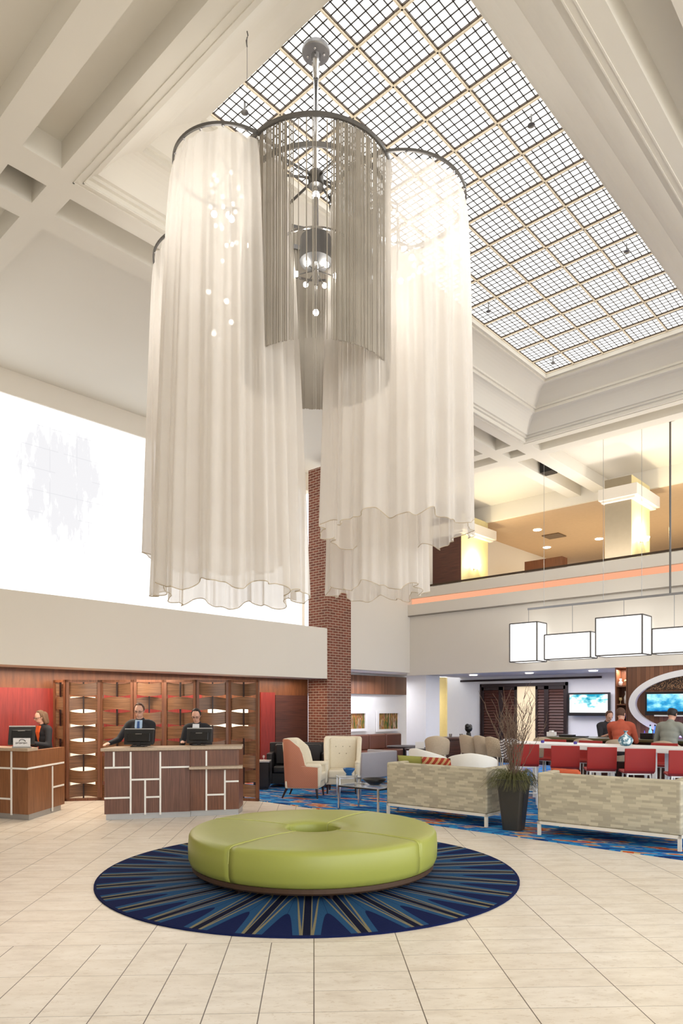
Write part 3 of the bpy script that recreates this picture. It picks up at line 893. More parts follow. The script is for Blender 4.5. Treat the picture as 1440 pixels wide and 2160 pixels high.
# ================================================================== RECEPTION DESKS
def seg_hit(A, B, px):
    """point where the view line of column px meets the plan segment A-B"""
    a, b = ray(px)
    dx, dy = B[0] - A[0], B[1] - A[1]
    den = a * dy - b * dx
    D = (A[0] * dy - A[1] * dx) / den
    return (a * D, b * D, D)
def strips(parent, A, B, vlist, hlist, org, out=.012, w=.013):
    mb = MB()
    A2, B2 = Vector(A[:2]), Vector(B[:2]); d = (B2 - A2).normalized(); n = Vector((d.y, -d.x))
    if n.dot(-A2) < 0: n = -n
    def bx(p, q, z0, z1):
        P = Vector(p[:2]); Q = Vector(q[:2])
        pts = [P - n * .004, Q - n * .004, Q + n * out, P + n * out]
        mb.prism([(v.x - org[0], v.y - org[1]) for v in pts], z0, z1)
    for px, y0, y1 in vlist:
        c = seg_hit(A, B, px); P = Vector(c[:2])
        bx(P - d * w, P + d * w, zz(y1, c[2]), zz(y0, c[2]))
    for p0, y0, p1, y1 in hlist:
        c = seg_hit(A, B, p0); e = seg_hit(A, B, p1)
        z = (zz(y0, c[2]) + zz(y1, e[2])) / 2
        bx(c, e, z - w, z + w)
    mb.build('inlay_strips', M['strip'], parent)
A = atD(216, 10.34); B = atD(400, 10.68); Cc = atD(507, 10.87)
def back(p, d):                       # point d metres further from the camera
    return (p[0] + FX * d, p[1] + FY * d)
dk = thing('reception_desk', 'right-hand walnut reception desk with white inlay lines and stone top', 'desk', (B[0], B[1], 0))
org = B
loc = lambda p: (p[0] - org[0], p[1] - org[1])
A_, B_, C_ = atD(220, 10.37), B, atD(503, 10.9)
Bs = back(B_, .05); Cs = back(C_, .03)
MB().prism([loc(A_), loc(B_), loc(back(B_, .5)), loc(back(A_, .5))], .09, 1.04).build('cabinet', M['walnut2'], dk)
MB().prism([loc(Bs), loc(Cs), loc(back(C_, .5)), loc(back(B_, .5))], .09, 1.04).build('cabinet', M['walnut'], dk, label='right cabinet, set back behind a writing shelf')
MB().prism([loc(back(atD(222, 10.37), .03)), loc(back(B_, .03)), loc(back(B_, .45)), loc(back(A_, .45))], 0, .09).build('plinth', M['plinth'], dk)
MB().prism([loc(back(B_, .09)), loc(back(atD(501, 10.88), .07)), loc(back(C_, .45)), loc(back(B_, .45))], 0, .09).build('plinth', M['plinth'], dk)
MB().prism([loc(back(atD(213, 10.34), -.03)), loc(back(atD(402, 10.67), -.03)), loc(back(B_, .52)), loc(back(A_, .52))], 1.04, 1.085).build('countertop', M['countertop'], dk, bevel=.006)
MB().prism([loc(back(atD(399, 10.68), .02)), loc(back(atD(510, 10.87), 0)), loc(back(C_, .52)), loc(back(B_, .52))], 1.04, 1.09).build('countertop', M['countertop'], dk, bevel=.006)
MB().prism([loc(back(atD(402, 10.68), -.13)), loc(back(atD(514, 10.87), -.13)), loc(back(atD(510, 10.9), .1)), loc(back(B_, .1))], .745, .785).build('writing_shelf', M['countertop'], dk, bevel=.006)
strips(dk, A_, B_, [(240, 1586, 1617), (275.5, 1586, 1718), (306, 1645, 1718), (338, 1586, 1718)],
       [(220, 1619, 275, 1619), (275, 1644, 338, 1644), (306, 1681, 338, 1681), (220, 1683, 275, 1683), (338, 1618, 399, 1618)], org)
strips(dk, Bs, Cs, [(435, 1584, 1710), (474, 1624, 1708)], [(435, 1676, 474, 1676), (474, 1648, 503, 1648)], org)

P0 = atD(-90, 10.85); P1 = atD(59, 10.33); P2 = atD(136, 11.5)
dk2 = thing('reception_desk', 'left-hand angled walnut reception desk cut off by the photo edge', 'desk', (P1[0], P1[1], 0))
org = P1
def shift(p, d, r):
    return (p[0] + FX * d - FY * r * -1, p[1] + FY * d - FX * r)
P2i = shift(P2, 0, -.09); P1i = shift(P1, .5, -.07)
L2 = [P0, P1, P2, P2i, P1i, back(P0, .5)]
MB().prism([loc(p) for p in L2], .09, 1.04).build('cabinet', wood('walnut_left_desk', srgb(112, 72, 46), srgb(150, 100, 66), 'z', 26), dk2)
MB().prism([loc(back(P0, .04)), loc(shift(P1, .05, -.01)), loc(shift(P2, -.1, -.02)), loc(shift(P2, -.1, -.08)), loc(P1i), loc(back(P0, .45))], 0, .09).build('plinth', M['plinth'], dk2)
MB().prism([loc(back(P0, -.03)), loc(back(atD(60, 10.33), -.03)), loc(atD(80, 10.6)), loc(back(P0, .5))], 1.04, 1.085).build('countertop', M['countertop'], dk2)
strips(dk2, P0, P1, [(24.5, 1585, 1719)], [(-80, 1619, 59, 1619), (-80, 1682, 24, 1682)], org)
mbs = [(59, 1620, 136, 1611)]
strips(dk2, P1, P2, [(110, 1616, 1711)], [(59, 1618, 134, 1611), (110, 1660, 134, 1656)], org)

# monitors, seen from behind
def monitor(label, px, D, zbase, w=.44, h=.27, rz=0, tilt=-12):
    c = atD(px, D)
    t = thing('computer_monitor', label, 'monitor', (c[0], c[1], zbase), CAMR + rz, 'monitors on the reception desks')
    T = Matrix.Translation((0, 0, .03)) @ Matrix.Rotation(R(tilt), 4, 'X')
    MB().box(-w / 2, w / 2, -.03, .015, 0, h, T).build('casing', M['black'], t, bevel=.008)
    MB().box(-w / 2 + .05, w / 2 - .05, -.055, -.03, .04, h - .06, T).build('back_bulge', mat('black_gloss_plastic', srgb(14, 14, 16), .25), t, bevel=.01)
    MB().box(-w / 2, w / 2, -.022, .018, h - .002, h + .016, T).build('top_edge', M['plinth'], t)
    MB().box(-.05, .05, -.06, -.052, h - .085, h - .07, T).build('vent_slot', M['darksteel'], t)
    MB().box(-.03, .03, -.03, .0, 0, .1).box(-.11, .11, -.09, .09, 0, .014).build('stand', M['black'], t)
    MB().box(-w / 2 + .015, w / 2 - .015, .0155, .018, .015, h - .015, T).build('screen', mat('screen_glow', srgb(170, 190, 210), .3, emit=.3), t)
    return t
monitor('black monitor in front of the tall man in the dark suit', 293, 10.78, 1.085, .46, .24)
monitor('black monitor in front of the dark-haired clerk with glasses', 420, 11.1, 1.09, .40, .235)
monitor('tilted black monitor on the left reception desk', 45, 10.72, 1.085, .38, .29, R(14), -18)
c = atD(46, 10.42)
cd = thing('card_holder', 'small white printed card in a clear holder before the left monitor', 'card', (c[0], c[1], 1.085), CAMR)
MB().box(-.13, .13, -.004, .0, .02, .15).build('card', M['white'], cd)
MB().box(-.14, .14, -.02, .02, 0, .022).build('base', M['plinth'], cd)
MB().tube([(-.04, -.007, .1), (-.02, -.007, .125), (.01, -.007, .13), (.04, -.007, .12), (.06, -.007, .1)], .005, 4).build('swoosh_mark', M['black'], cd)
mb = MB()
for k in range(9): mb.box(-.09 + k * .02, -.078 + k * .02, -.007, -.005, .06 + .005 * (k % 3), .085)
mb.build('printed_line', M['darksteel'], cd)

# ================================================================== OPENWORK SCREEN
scx = [140, 212, 282, 347, 414, 482, 546]
scr = thing('folding_screen', 'brown openwork screen of woven veneer slats behind the reception desks', 'screen', (*atD(345, 12.5)[:2], 0))
so = atD(345, 12.5)
PHs = 2.2
def screen_leaf(A, B, idx):
    A = Vector((A[0] - so[0], A[1] - so[1])); B = Vector((B[0] - so[0], B[1] - so[1]))
    d = (B - A); w = d.length; d.normalize(); n = Vector((-d.y, d.x))
    def P(u, off, z): v = A + d * u + n * off; return (v.x, v.y, z)
    mb = MB()
    for u0, u1, z0, z1 in ((0, .05, 0, PHs), (w - .05, w, 0, PHs), (0, w, 0, .05), (0, w, PHs - .045, PHs)):
        q = [A + d * u0 - n * .03, A + d * u1 - n * .03, A + d * u1 + n * .03, A + d * u0 + n * .03]
        mb.prism([(v.x, v.y) for v in q], z0, z1)
    fr = mb.build('screen_frame', M['walnut'], scr)
    q = [A + d * (w / 2 - .012) - n * .014, A + d * (w / 2 + .012) - n * .014, A + d * (w / 2 + .012) + n * .014, A + d * (w / 2 - .012) + n * .014]
    MB().prism([(v.x, v.y) for v in q], 0.05, PHs - .04).build('mullion', M['darkframe'], fr)
    mb = MB(); NR = 8; pitch = (PHs - .09) / NR
    for k in range(NR):
        zc = .05 + (k + .5) * pitch
        s = 1 if (k + idx) % 2 else -1
        N = 16
        rows_t, rows_b, rows_t2, rows_b2 = [], [], [], []
        for i in range(N + 1):
            u = .05 + (w - .1) * i / N; f = math.sin(PI * i / N)
            off = s * (.05 * f) + .0
            g_up = (.030 * f + .004) if k % 2 else (.030 * (1 - f) + .004)
            g_dn = (.030 * f + .004) if (k % 2 == 0) else (.030 * (1 - f) + .004)
            rows_t.append(P(u, off - .004, zc + pitch / 2 - g_up)); rows_b.append(P(u, off - .004, zc - pitch / 2 + g_dn))
            rows_t2.append(P(u, off + .004, zc + pitch / 2 - g_up)); rows_b2.append(P(u, off + .004, zc - pitch / 2 + g_dn))
        mb.rings([rows_t, rows_b, rows_b2, rows_t2, rows_t], False, False)
    mb.build('woven_slats', M['walnutH'], fr)
prev = atD(115, 12.68)
bound = [prev]
for k, p in enumerate(scx): bound.append(atD(p, 12.5 + (.12 if k % 2 else 0) ))
bound = [b if b[1] < 12.45 or True else b for b in bound]
for k in range(len(bound) - 1):
    a_, b_ = bound[k], bound[k + 1]
    if k == 0: a_ = (min(a_[0], 99), min(a_[1], 12.5))
    screen_leaf(a_, b_, k)
# white threshold at the foot of the screen
a_ = atD(150, 12.3); b_ = atD(215, 12.3)

# ================================================================== GENERIC FURNITURE
def ushell(w, d, r, th, zb, ztop, n=44, flare=0.0, zin=None):
    """U-shaped upholstered shell, open to -Y; returns outer and inner MBs"""
    path = [(-w / 2, -d / 2 + (d - r) * i / 10) for i in range(10)] + arc(-w / 2 + r, d / 2 - r, r, PI, PI / 2, 8) + \
           [(-w / 2 + r + (w - 2 * r) * i / 6, d / 2) for i in range(1, 6)] + arc(w / 2 - r, d / 2 - r, r, PI / 2, 0, 8) + \
           [(w / 2, d / 2 - r - (d - r) * i / 10) for i in range(1, 11)]
    path = [(x, max(y, -d / 2)) for x, y in path]
    # dedupe
    pp = [path[0]]
    for p in path[1:]:
        if math.hypot(p[0] - pp[-1][0], p[1] - pp[-1][1]) > 1e-4: pp.append(p)
    path = pp
    Ls = [0]
    for a, b in zip(path, path[1:]): Ls.append(Ls[-1] + math.hypot(b[0] - a[0], b[1] - a[1]))
    tot = Ls[-1]
    outer, inner = MB(), MB()
    oro, iro = [], []
    zin = zb if zin is None else zin
    for i, (x, y) in enumerate(path):
        a = path[max(0, i - 1)]; b = path[min(len(path) - 1, i + 1)]
        tx, ty = b[0] - a[0], b[1] - a[1]; l = math.hypot(tx, ty); nx, ny = -ty / l, tx / l     # outward (left of travel)
        u = Ls[i] / tot * 2 - 1
        zt = ztop(abs(u), x, y)
        lean = flare * (zt - zb)
        oro.append([(x + nx * 0, y + ny * 0, zb), (x + nx * lean * .5, y + ny * lean * .5, (zb + zt) / 2), (x + nx * lean, y + ny * lean, zt - .02), (x + nx * (lean - th * .2), y + ny * (lean - th * .2), zt)])
        iro.append([(x + nx * (lean - th * .2), y + ny * (lean - th * .2), zt), (x + nx * (lean - th * .8), y + ny * (lean - th * .8), zt), (x + nx * (lean - th), y + ny * (lean - th), zt - .03), (x - nx * th, y - ny * th, zin)])
    outer.rings(oro, False, False); inner.rings(iro, False, False)
    # end caps
    for k in (0, -1):
        pts = oro[k] + iro[k][1:]
        inner.poly(pts if k == 0 else pts[::-1])
    return outer, inner

def wing_chair(label, loc, rz, shellmat):
    t = thing('wing_armchair', label, 'armchair', loc, rz, 'wing armchairs in the lounge')
    def zt(u, x, y):
        if u < .42: return 1.1
        if u < .66: return 1.1 - (u - .42) / .24 * .18
        if u < .74: return .92 - (u - .66) / .08 * .3
        return .62
    o, i = ushell(.68, .66, .17, .09, .2, zt, flare=.05)
    o.build('shell', shellmat, t, smooth=True)
    i.build('lining', M['cream_fabric'], t, smooth=True)
    MB().box(-.27, .27, -.37, .25, .3, .47).build('seat_cushion', M['cream_fabric'], t, bevel=.045, seg=4)
    MB().box(-.28, .28, .1, .26, .45, 1.09, Matrix.Rotation(R(-6), 4, 'X')).build('back_cushion', M['cream_fabric'], t, bevel=.05, seg=4)
    mb = MB()
    for rr, zr in ((3, .9), (2, .76)):
        for k in range(rr): mb.sphere(((k - (rr - 1) / 2) * .14, .115 + (zr - .45) * .1 + .0, zr), .012, u=8, v=6)
    mb.build('tufting_buttons', mat('taupe_button', srgb(170, 158, 136), .7), t)
    MB().box(-.31, .31, -.33, .3, .18, .32).build('seat_frame', M['cream_fabric'], t, bevel=.02)
    for s in (-1, 1):
        MB().capsule((s * .31, -.34, .6), (s * .31, .0, .6), .055, .05).build('arm_pad', M['cream_fabric'], t, smooth=True)
        MB().capsule((s * .31, -.35, .56), (s * .31, -.34, .25), .052, .03).build('arm_front', M['cream_fabric'], t, smooth=True)
        MB().tube([(s * .27, -.29, .2), (s * .28, -.31, 0)], .026, 8, r2=.015).build('leg', M['darkframe'], t)
        MB().tube([(s * .26, .27, .2), (s * .28, .36, 0)], .026, 8, r2=.015).build('leg', M['darkframe'], t)
    return t

def box_sofa(name, label, w, d, h, loc, rz, m, frame=None, legm=None, seat=.42, armh=None, group=None, z0=.16, cush=None, ncush=2, cat='sofa'):
    t = thing(name, label, cat, loc, rz, group)
    armh = armh or h
    MB().box(-w / 2, w / 2, d - .14, d, z0, h).build('backrest', m, t, bevel=.025, seg=3)
    MB().box(-w / 2 + .1, w / 2 - .1, .03, d - .1, z0, seat - .12).build('seat_base', m, t, bevel=.01)
    for s in (-1, 1):
        MB().box(min(s * w / 2, s * (w / 2 - .12)), max(s * w / 2, s * (w / 2 - .12)), 0, d - .1, z0, armh).build('armrest', m, t, bevel=.025, seg=3)
    cw = (w - .26) / ncush
    for k in range(ncush):
        x = -w / 2 + .13 + k * cw
        MB().box(x, x + cw - .008, 0, d - .26, seat - .12, seat + .02).build('seat_cushion', cush or m, t, bevel=.035, seg=3)
        MB().box(x, x + cw - .008, d - .30, d - .15, seat + .02, h - .03).build('back_cushion', cush or m, t, bevel=.045, seg=3)
    if frame:
        MB().box(-w / 2, w / 2, 0, .03, z0 - .04, z0).box(-w / 2, w / 2, d - .03, d, z0 - .04, z0).box(-w / 2, -w / 2 + .03, 0, d, z0 - .04, z0).box(w / 2 - .03, w / 2, 0, d, z0 - .04, z0).build('frame_rail', frame, t)
    for sx in (-1, 1):
        for yy in (.0, d - .04):
            x = sx * (w / 2) if sx < 0 else w / 2 - .04
            MB().box(x, x + .04, yy, yy + .04, 0, z0 - .03).build('leg', frame or legm or M['darkframe'], t)
    return t

# patterned sofas: backs towards the camera (local +Y -> world -X)
G = 'pattern sofas facing the bar'
def sofa_between(label, A, B, h):
    v = Vector((A[0] - B[0], A[1] - B[1])); w = v.length
    rz = math.atan2(v.y, v.x)                   # local +x runs from B to A
    cx, cy = (A[0] + B[0]) / 2, (A[1] + B[1]) / 2
    d = .82
    n = Vector((-math.sin(rz), math.cos(rz)))    # local +y
    return box_sofa('patterned_sofa', label, w, d, h, (cx - n.x * d, cy - n.y * d, .012), rz, M['dash'], M['tan_legs'], group=G, z0=.185, seat=.44)
S1A, S1B = (8.46, 6.83), (8.52, 5.07)
S2A, S2B = (8.47, 4.28), (8.61, 2.54)
sf1 = sofa_between('beige dash-patterned sofa left of the twig planter, cushions peeking over its back', S1A, S1B, .825)
sf2 = sofa_between('beige dash-patterned sofa right of the twig planter, before the red stools', S2A, S2B, .825)

def pillow(label, loc, rz, m, w=.5, h=.4, tilt=-12, roll=0):
    mb = MB(); rs = []
    N, K = 14, 12
    top = []; bot = []
    for i in range(N + 1):
        rt_, rb_ = [], []
        for j in range(K + 1):
            u = i / N * 2 - 1; v = j / K * 2 - 1
            th = .075 * max(0, (1 - abs(u) ** 2.5)) ** .5 * max(0, (1 - abs(v) ** 2.5)) ** .5
            x = u * w / 2 * (1 - .05 * (1 - v * v) * 0); z = v * h / 2
            rt_.append((x, th, z)); rb_.append((x, -th, z))
        top.append(rt_); bot.append(rb_)
    mb.rings(top, False, False); mb.rings(bot, False, False)
    bmesh.ops.remove_doubles(mb.bm, verts=mb.bm.verts, dist=.0005)
    o = mb.build('throw_pillow', m, None, loc, 0, smooth=True)
    o.rotation_euler = (R(tilt), R(roll), rz)
    return tag(o, label, 'pillow', 'throw pillows on the patterned sofas')
pc = atX(868, 8.78); pillow('olive green throw pillow peeking over the left patterned sofa', (9.0, atX(868, 9.0)[1], .69), R(90), mat('olive_green_cloth', srgb(150, 150, 76), .85), .5, .46)
pillow('red and beige patterned throw pillow beside the green one', (8.98, atX(922, 8.98)[1], .69), R(90), M['patternpillow'], .55, .46)
pillow('orange throw pillow on the right patterned sofa', (9.05, atX(1195, 9.05)[1], .655), R(90), mat('orange_cloth', srgb(206, 96, 60), .85), .42, .42)

# armchairs
c = atD(642, 13.05)
wing_chair('wing armchair with terracotta outer shell and cream lining, turned sideways', (c[0], c[1], .012), CAMR + R(80), M['terracotta'])
c = atD(722, 13.75)
wing_chair('all-cream buttoned wing armchair facing the camera beside the blue bowl', (c[0], c[1], .012), CAMR + R(-3), M['cream_fabric'])
# black leather sofa
c = atD(626, 14.5)
box_sofa('leather_sofa', 'black leather sofa behind the terracotta armchair', 1.28, .78, .92, (c[0], c[1], .012), CAMR + R(0), M['leather_black'], legm=M['darkframe'], z0=.08, seat=.42, armh=.72)
c = atD(552, 14.3)
sd = thing('side_table', 'small black cube side table at the left end of the leather sofa', 'side table', (c[0], c[1], .012), CAMR)
MB().box(-.15, .16, -.2, .2, .05, .56).build('body', M['leather_black'], sd, bevel=.01)
MB().box(-.17, .18, -.22, .22, .56, .59).build('top', M['plinth'], sd, bevel=.004)
MB().box(-.12, .13, -.16, .16, 0, .05).build('base', M['black'], sd)
c = atD(556, 14.2)
tag(MB().lathe([(.02, 0), (.02, .01), (.006, .02), (.006, .05), (.025, .07), (.022, .11)], n=12).build('small_glass', M['glass'], loc=(c[0], c[1], .602)), 'small glass on the black side table', 'glass')
# grey sofa
a1 = atD(757, 14.5)
b1 = atY(838, a1[1])
box_sofa('grey_sofa', 'light grey two-seat sofa seen from behind right of the cream armchair', b1[0] - a1[0] - .1, .8, .72, ((a1[0] + b1[0]) / 2 + .05, a1[1] + .8, .012), R(180), M['grey_fabric'], legm=M['chrome'], z0=.16, cush=M['white_fabric'])
# banquette
a1 = atY(748, 13.2); b1 = atY(853, 13.2)
bq = thing('banquette', 'long brown leather banquette below the framed pictures', 'bench', ((a1[0] + b1[0]) / 2, 13.05, .012))
hw = (b1[0] - a1[0]) / 2
MB().box(-hw, hw, -.3, .4, .05, .42).build('seat', M['leather_brown'], bq, bevel=.03)
for k in range(3):
    MB().box(-hw + k * 2 * hw / 3, -hw + (k + 1) * 2 * hw / 3 - .01, .25, .45, .42, .88).build('back_pad', M['leather_brown'], bq, bevel=.05, seg=3)
# framed pictures
for k, (p0, p1, lab) in enumerate(((725, 772, 'white framed abstract picture half hidden by the brick column'), (792, 841, 'white framed abstract picture, fully visible on the lounge wall'))):
    a = atY(p0, 13.6); b = atY(p1, 13.6)
    z1 = zz(1499, b[2]); z0 = zz(1542, b[2])
    f = thing('framed_picture', lab, 'picture', ((a[0] + b[0]) / 2, 13.6, z0), 0, 'pictures on the lounge wall')
    w = (b[0] - a[0]) / 2; h = z1 - z0
    MB().box(-w, w, -.06, 0, 0, .08).box(-w, w, -.06, 0, h - .08, h).box(-w, -w + .1, -.06, 0, .08, h - .08).box(w - .1, w, -.06, 0, .08, h - .08).build('picture_frame', M['white'], f)
    MB().box(-w + .1, w - .1, -.02, -.005, .08, h - .08).build('artwork', m_art('abstract_stripes_%d' % k, k * 7.3), f)

# glass tables and bowls
c = atD(735, 12.7)
g1 = thing('glass_side_table', 'small chrome and glass table carrying the blue bowl', 'table', (c[0], c[1], .012), CAMR + R(8))
mb = MB()
for sx in (-.19, .19):
    for sy in (-.19, .19): MB().box(sx - .012, sx + .012, sy - .012, sy + .012, 0, .42).build('leg', M['chrome'], g1)
MB().box(-.2, .2, -.2, -.18, .39, .41).box(-.2, .2, .18, .2, .39, .41).box(-.2, -.18, -.2, .2, .39, .41).box(.18, .2, -.2, .2, .39, .41).build('frame', M['chrome'], g1)
MB().box(-.21, .21, -.21, .21, .42, .435).build('glass_top', M['glass'], g1)
tag(MB().lathe([(.02, 0), (.06, .0), (.05, .03), (.10, .09), (.115, .13), (.105, .13), (.09, .09), (.03, .04), (.005, .035)], n=24).build('blue_bowl', mat('blue_glazed_bowl', srgb(20, 90, 150), .2), loc=(c[0] + .01, c[1], .45), smooth=True), 'blue footed bowl on the glass side table', 'bowl')
a1, b1 = atD(738, 11.25), atD(803, 10.8)
c = atD(776, 11.3)
g2 = thing('glass_coffee_table', 'low chrome-legged glass coffee table carrying the black dish', 'table', (c[0], c[1], .012), R(90))
mb = MB()
for sx in (-.42, .42):
    for sy in (-.25, .25): MB().box(sx - .013, sx + .013, sy - .013, sy + .013, 0, .4).build('leg', M['chrome'], g2)
MB().box(-.43, .43, -.26, -.235, .375, .4).box(-.43, .43, .235, .26, .375, .4).box(-.43, -.405, -.26, .26, .375, .4).box(.405, .43, -.26, .26, .375, .4).build('frame', M['black'], g2)
MB().box(-.44, .44, -.27, .27, .4, .415).build('glass_top', M['glass'], g2)
c2 = atD(790, 11.35)
tag(MB().lathe([(.03, 0), (.08, .0), (.16, .05), (.2, .1), (.19, .1), (.13, .05), (.02, .02)], n=28).build('black_dish', M['black'], loc=(c2[0], c2[1], .43), smooth=True), 'wide black dish on the glass coffee table', 'bowl')

# planter with grass and twigs
pcx = atD(1083, 9.55)
pl = thing('planter', 'tall dark tapered planter between the two patterned sofas', 'planter', (pcx[0], pcx[1], 0.0), R(12))
mb = MB()
def sq(h, z):
    pts = []
    for sx, sy in ((-1, -1), (1, -1), (1, 1), (-1, 1)):
        c0 = (sx * (h - .05), sy * (h - .05)); a0 = {(-1, -1): PI, (1, -1): -PI / 2, (1, 1): 0, (-1, 1): PI / 2}[(sx, sy)]
        for k in range(4): pts.append((c0[0] + .05 * math.cos(a0 + k * PI / 6), c0[1] + .05 * math.sin(a0 + k * PI / 6), z))
    return pts
mb.rings([sq(.125, .0), sq(.13, .01), sq(.19, .66), sq(.195, .71), sq(.17, .71), sq(.165, .66)])
mb.build('pot', M['planter'], pl, smooth=False)
MB().rings([sq(.17, .655), sq(.165, .67)]).build('soil', mat('dark_soil', srgb(40, 32, 26), .95), pl)
rg = random.Random(8)
def strip_blade(mb, p0, a, Ln, up, w):
    pts = []
    for k in range(7):
        s = k / 6
        x = p0[0] + math.cos(a) * Ln * s * .8; y = p0[1] + math.sin(a) * Ln * s * .8
        z = p0[2] + up * math.sin(min(1, s * 1.2) * PI * .75) - .16 * s * s
        pts.append((x, y, z))
    mb.tube(pts, w, 3, r2=w * .25)
mb = MB()
for k in range(330):
    a = rg.uniform(0, 2 * PI); q = rg.uniform(0, .14)
    strip_blade(mb, (q * math.cos(a), q * math.sin(a), .67), a + rg.uniform(-.4, .4), rg.uniform(.14, .42), rg.uniform(.06, .22), .005)
o = tag(mb.build('grass_tuft', M['leafgreen'], None, (pcx[0], pcx[1], 0)), 'drooping green grass filling the dark planter', 'plant', kind='stuff'); 
mb = MB()
for k in range(44):
    a = rg.uniform(0, 2 * PI); q = rg.uniform(0, .06); sp = rg.uniform(.02, .42)
    pts = [Vector((q * math.cos(a), q * math.sin(a), .66))]
    H = rg.uniform(.75, 1.28); n = 12; wob = rg.uniform(.015, .045)
    for i in range(1, n + 1):
        s = i / n
        pts.append(Vector((math.cos(a) * (q + sp * s ** 1.3) + rg.uniform(-wob, wob) * s, math.sin(a) * (q + sp * s ** 1.3) + rg.uniform(-wob, wob) * s, .66 + H * s)))
    mb.tube(pts, .005, 5, r2=.0018)
    for b in range(5):
        i = rg.randint(3, n - 1); p = pts[i]; ba = rg.uniform(0, 2 * PI); bl = rg.uniform(.08, .26)
        q2 = [p + Vector((math.cos(ba) * bl * .5 * f, math.sin(ba) * bl * .5 * f, bl * f)) + Vector((rg.uniform(-.012, .012), rg.uniform(-.012, .012), 0)) for f in (0, .25, .5, .75, 1)]
        mb.tube(q2, .004, 4, r2=.0015)
o = tag(mb.build('twig_bundle', M['twig'], None, (pcx[0], pcx[1], 0)), 'tall curly bare twigs standing in the dark planter', 'plant')

# ================================================================== BAR AREA
# communal table
XT = 11.3
yA = atX(1085, XT)[1] + .15; yBm = 1.9
ct = thing('communal_table', 'long white communal high table behind the red stools', 'table', (XT, (yA + yBm) / 2, .012))
hl = (yA - yBm) / 2
MB().box(0, .75, -hl, hl, .97, 1.05).build('tabletop', M['whitemetal'], ct, bevel=.006)
for yy in (-hl + .5, -hl + 1.85, .55, hl - .2):
    for xx in (.05, .65): MB().box(xx, xx + .06, yy - .03, yy + .03, 0, .97).build('leg', M['whitemetal'], ct)
MB().box(.33, .4, -hl + .1, hl - .1, .2, .25).build('footrest', M['whitemetal'], ct)
# red stools
def red_stool(label, loc, rz=R(90)):
    t = thing('red_stool', label, 'stool', loc, rz, 'red stools at the white table')
    # curved shell: seat and back in one bent sheet
    prof = [(-.21, .70), (-.19, .72), (-.1, .705), (.05, .70), (.14, .705), (.175, .73), (.19, .80), (.2, .95), (.215, 1.07)]
    mb = MB(); th = .014
    rs = []
    for (y, z), k in zip(prof, range(99)):
        w = .215 if k < 5 else .22
        rs.append([(-w, y, z - th), (w, y, z - th), (w, y, z + th), (-w, y, z + th)] if k < 5 else [(-w, y + th, z), (w, y + th, z), (w, y - th, z), (-w, y - th, z)])
    mb.rings(rs, True, True)
    mb.build('seat_shell', M['redseat'], t, bevel=.008)
    for s in (-1, 1):
        MB().tube([(s * .16, -.15, .69), (s * .2, -.2, 0)], .013, 6).build('leg', M['whitemetal'], t)
        MB().tube([(s * .16, .13, .69), (s * .2, .2, 0)], .013, 6).build('leg', M['whitemetal'], t)
    MB().tube([(-.19, -.19, .25), (.19, -.19, .25), (.19, .19, .25), (-.19, .19, .25), (-.19, -.19, .25)], .01, 6).build('foot_ring', M['whitemetal'], t)
    MB().box(-.17, .17, -.15, .14, .67, .69).build('seat_frame', M['whitemetal'], t)
    return t
labs = ['red stool half hidden behind the planter twigs, leftmost of the row', 'red stool second from the planter, left of the table leg', 'red stool in the middle of the row',
        'red stool right below the blue vase', 'red stool at the right edge of the photo, seat showing']
prox = None
for p, lb in zip((1112, 1195, 1269, 1347, 1443), labs):
    l = atX(p - 5, 10.78)
    if prox is None: prox = red_stool(lb, (l[0], l[1], .012), R(120)); red0 = prox
    else: copy_tree(red0, (l[0], l[1], .012), R(120) + R(random.Random(p).uniform(-4, 4)), lb)
for p, lb in ((1160, 'far-side red stool seen between the first two near red stools'), (1235, 'red stool on the far side of the table, seen left of the middle near stool'), (1392, 'red stool on the far side of the table, right of the blue vase')):
    l = atX(p, 12.33)
    copy_tree(red0, (l[0], l[1], .012), R(-90), lb)
# vase
l = atX(1319, 11.6)
tag(MB().lathe([(.05, 0), (.085, .02), (.115, .07), (.12, .10), (.1, .14), (.05, .175), (.022, .2), (.018, .225), (.04, .25), (.034, .25), (.012, .22)], n=28).build('round_vase', (lambda t: t.m)(
    (lambda t: (t.col(t.ramp(t.noise(t.coords()[0], 18, 3), [(.42, srgb(70, 110, 130)), (.52, srgb(120, 160, 175)), (.6, srgb(225, 235, 238))])), t)[1])(NT('marbled_blue_glass'))),
    loc=(l[0], l[1], 1.062), smooth=True), 'round marbled blue glass vase with a flared neck on the white table', 'vase')
MATS_gl = M['glass']
for p, lb in ((1144, 'small dark candle holder on the white table beside the first stool'), (1213, 'small dark candle holder on the white table by the middle stool')):
    l = atX(p, 11.55)
    tag(MB().lathe([(.025, 0), (.03, .01), (.03, .045), (.024, .045), (.022, .01)], n=12).build('candle_holder', mat('blue_violet_glass', srgb(70, 60, 150), .2), loc=(l[0], l[1], 1.062)), lb, 'candle holder')

# bar counter
XC = 13.5
bc = thing('bar_counter', 'dark-topped bar counter where the guests sit', 'bar', (XC, 4.3, .012))
MB().box(0, .6, -4.5, 2.2, 0, 1.03).build('bar_front', M['darkwood'], bc)
MB().box(-.2, .68, -4.6, 2.3, 1.03, 1.08).build('bar_top', mat('olive_stone_top', srgb(92, 84, 54), .3), bc, bevel=.008)

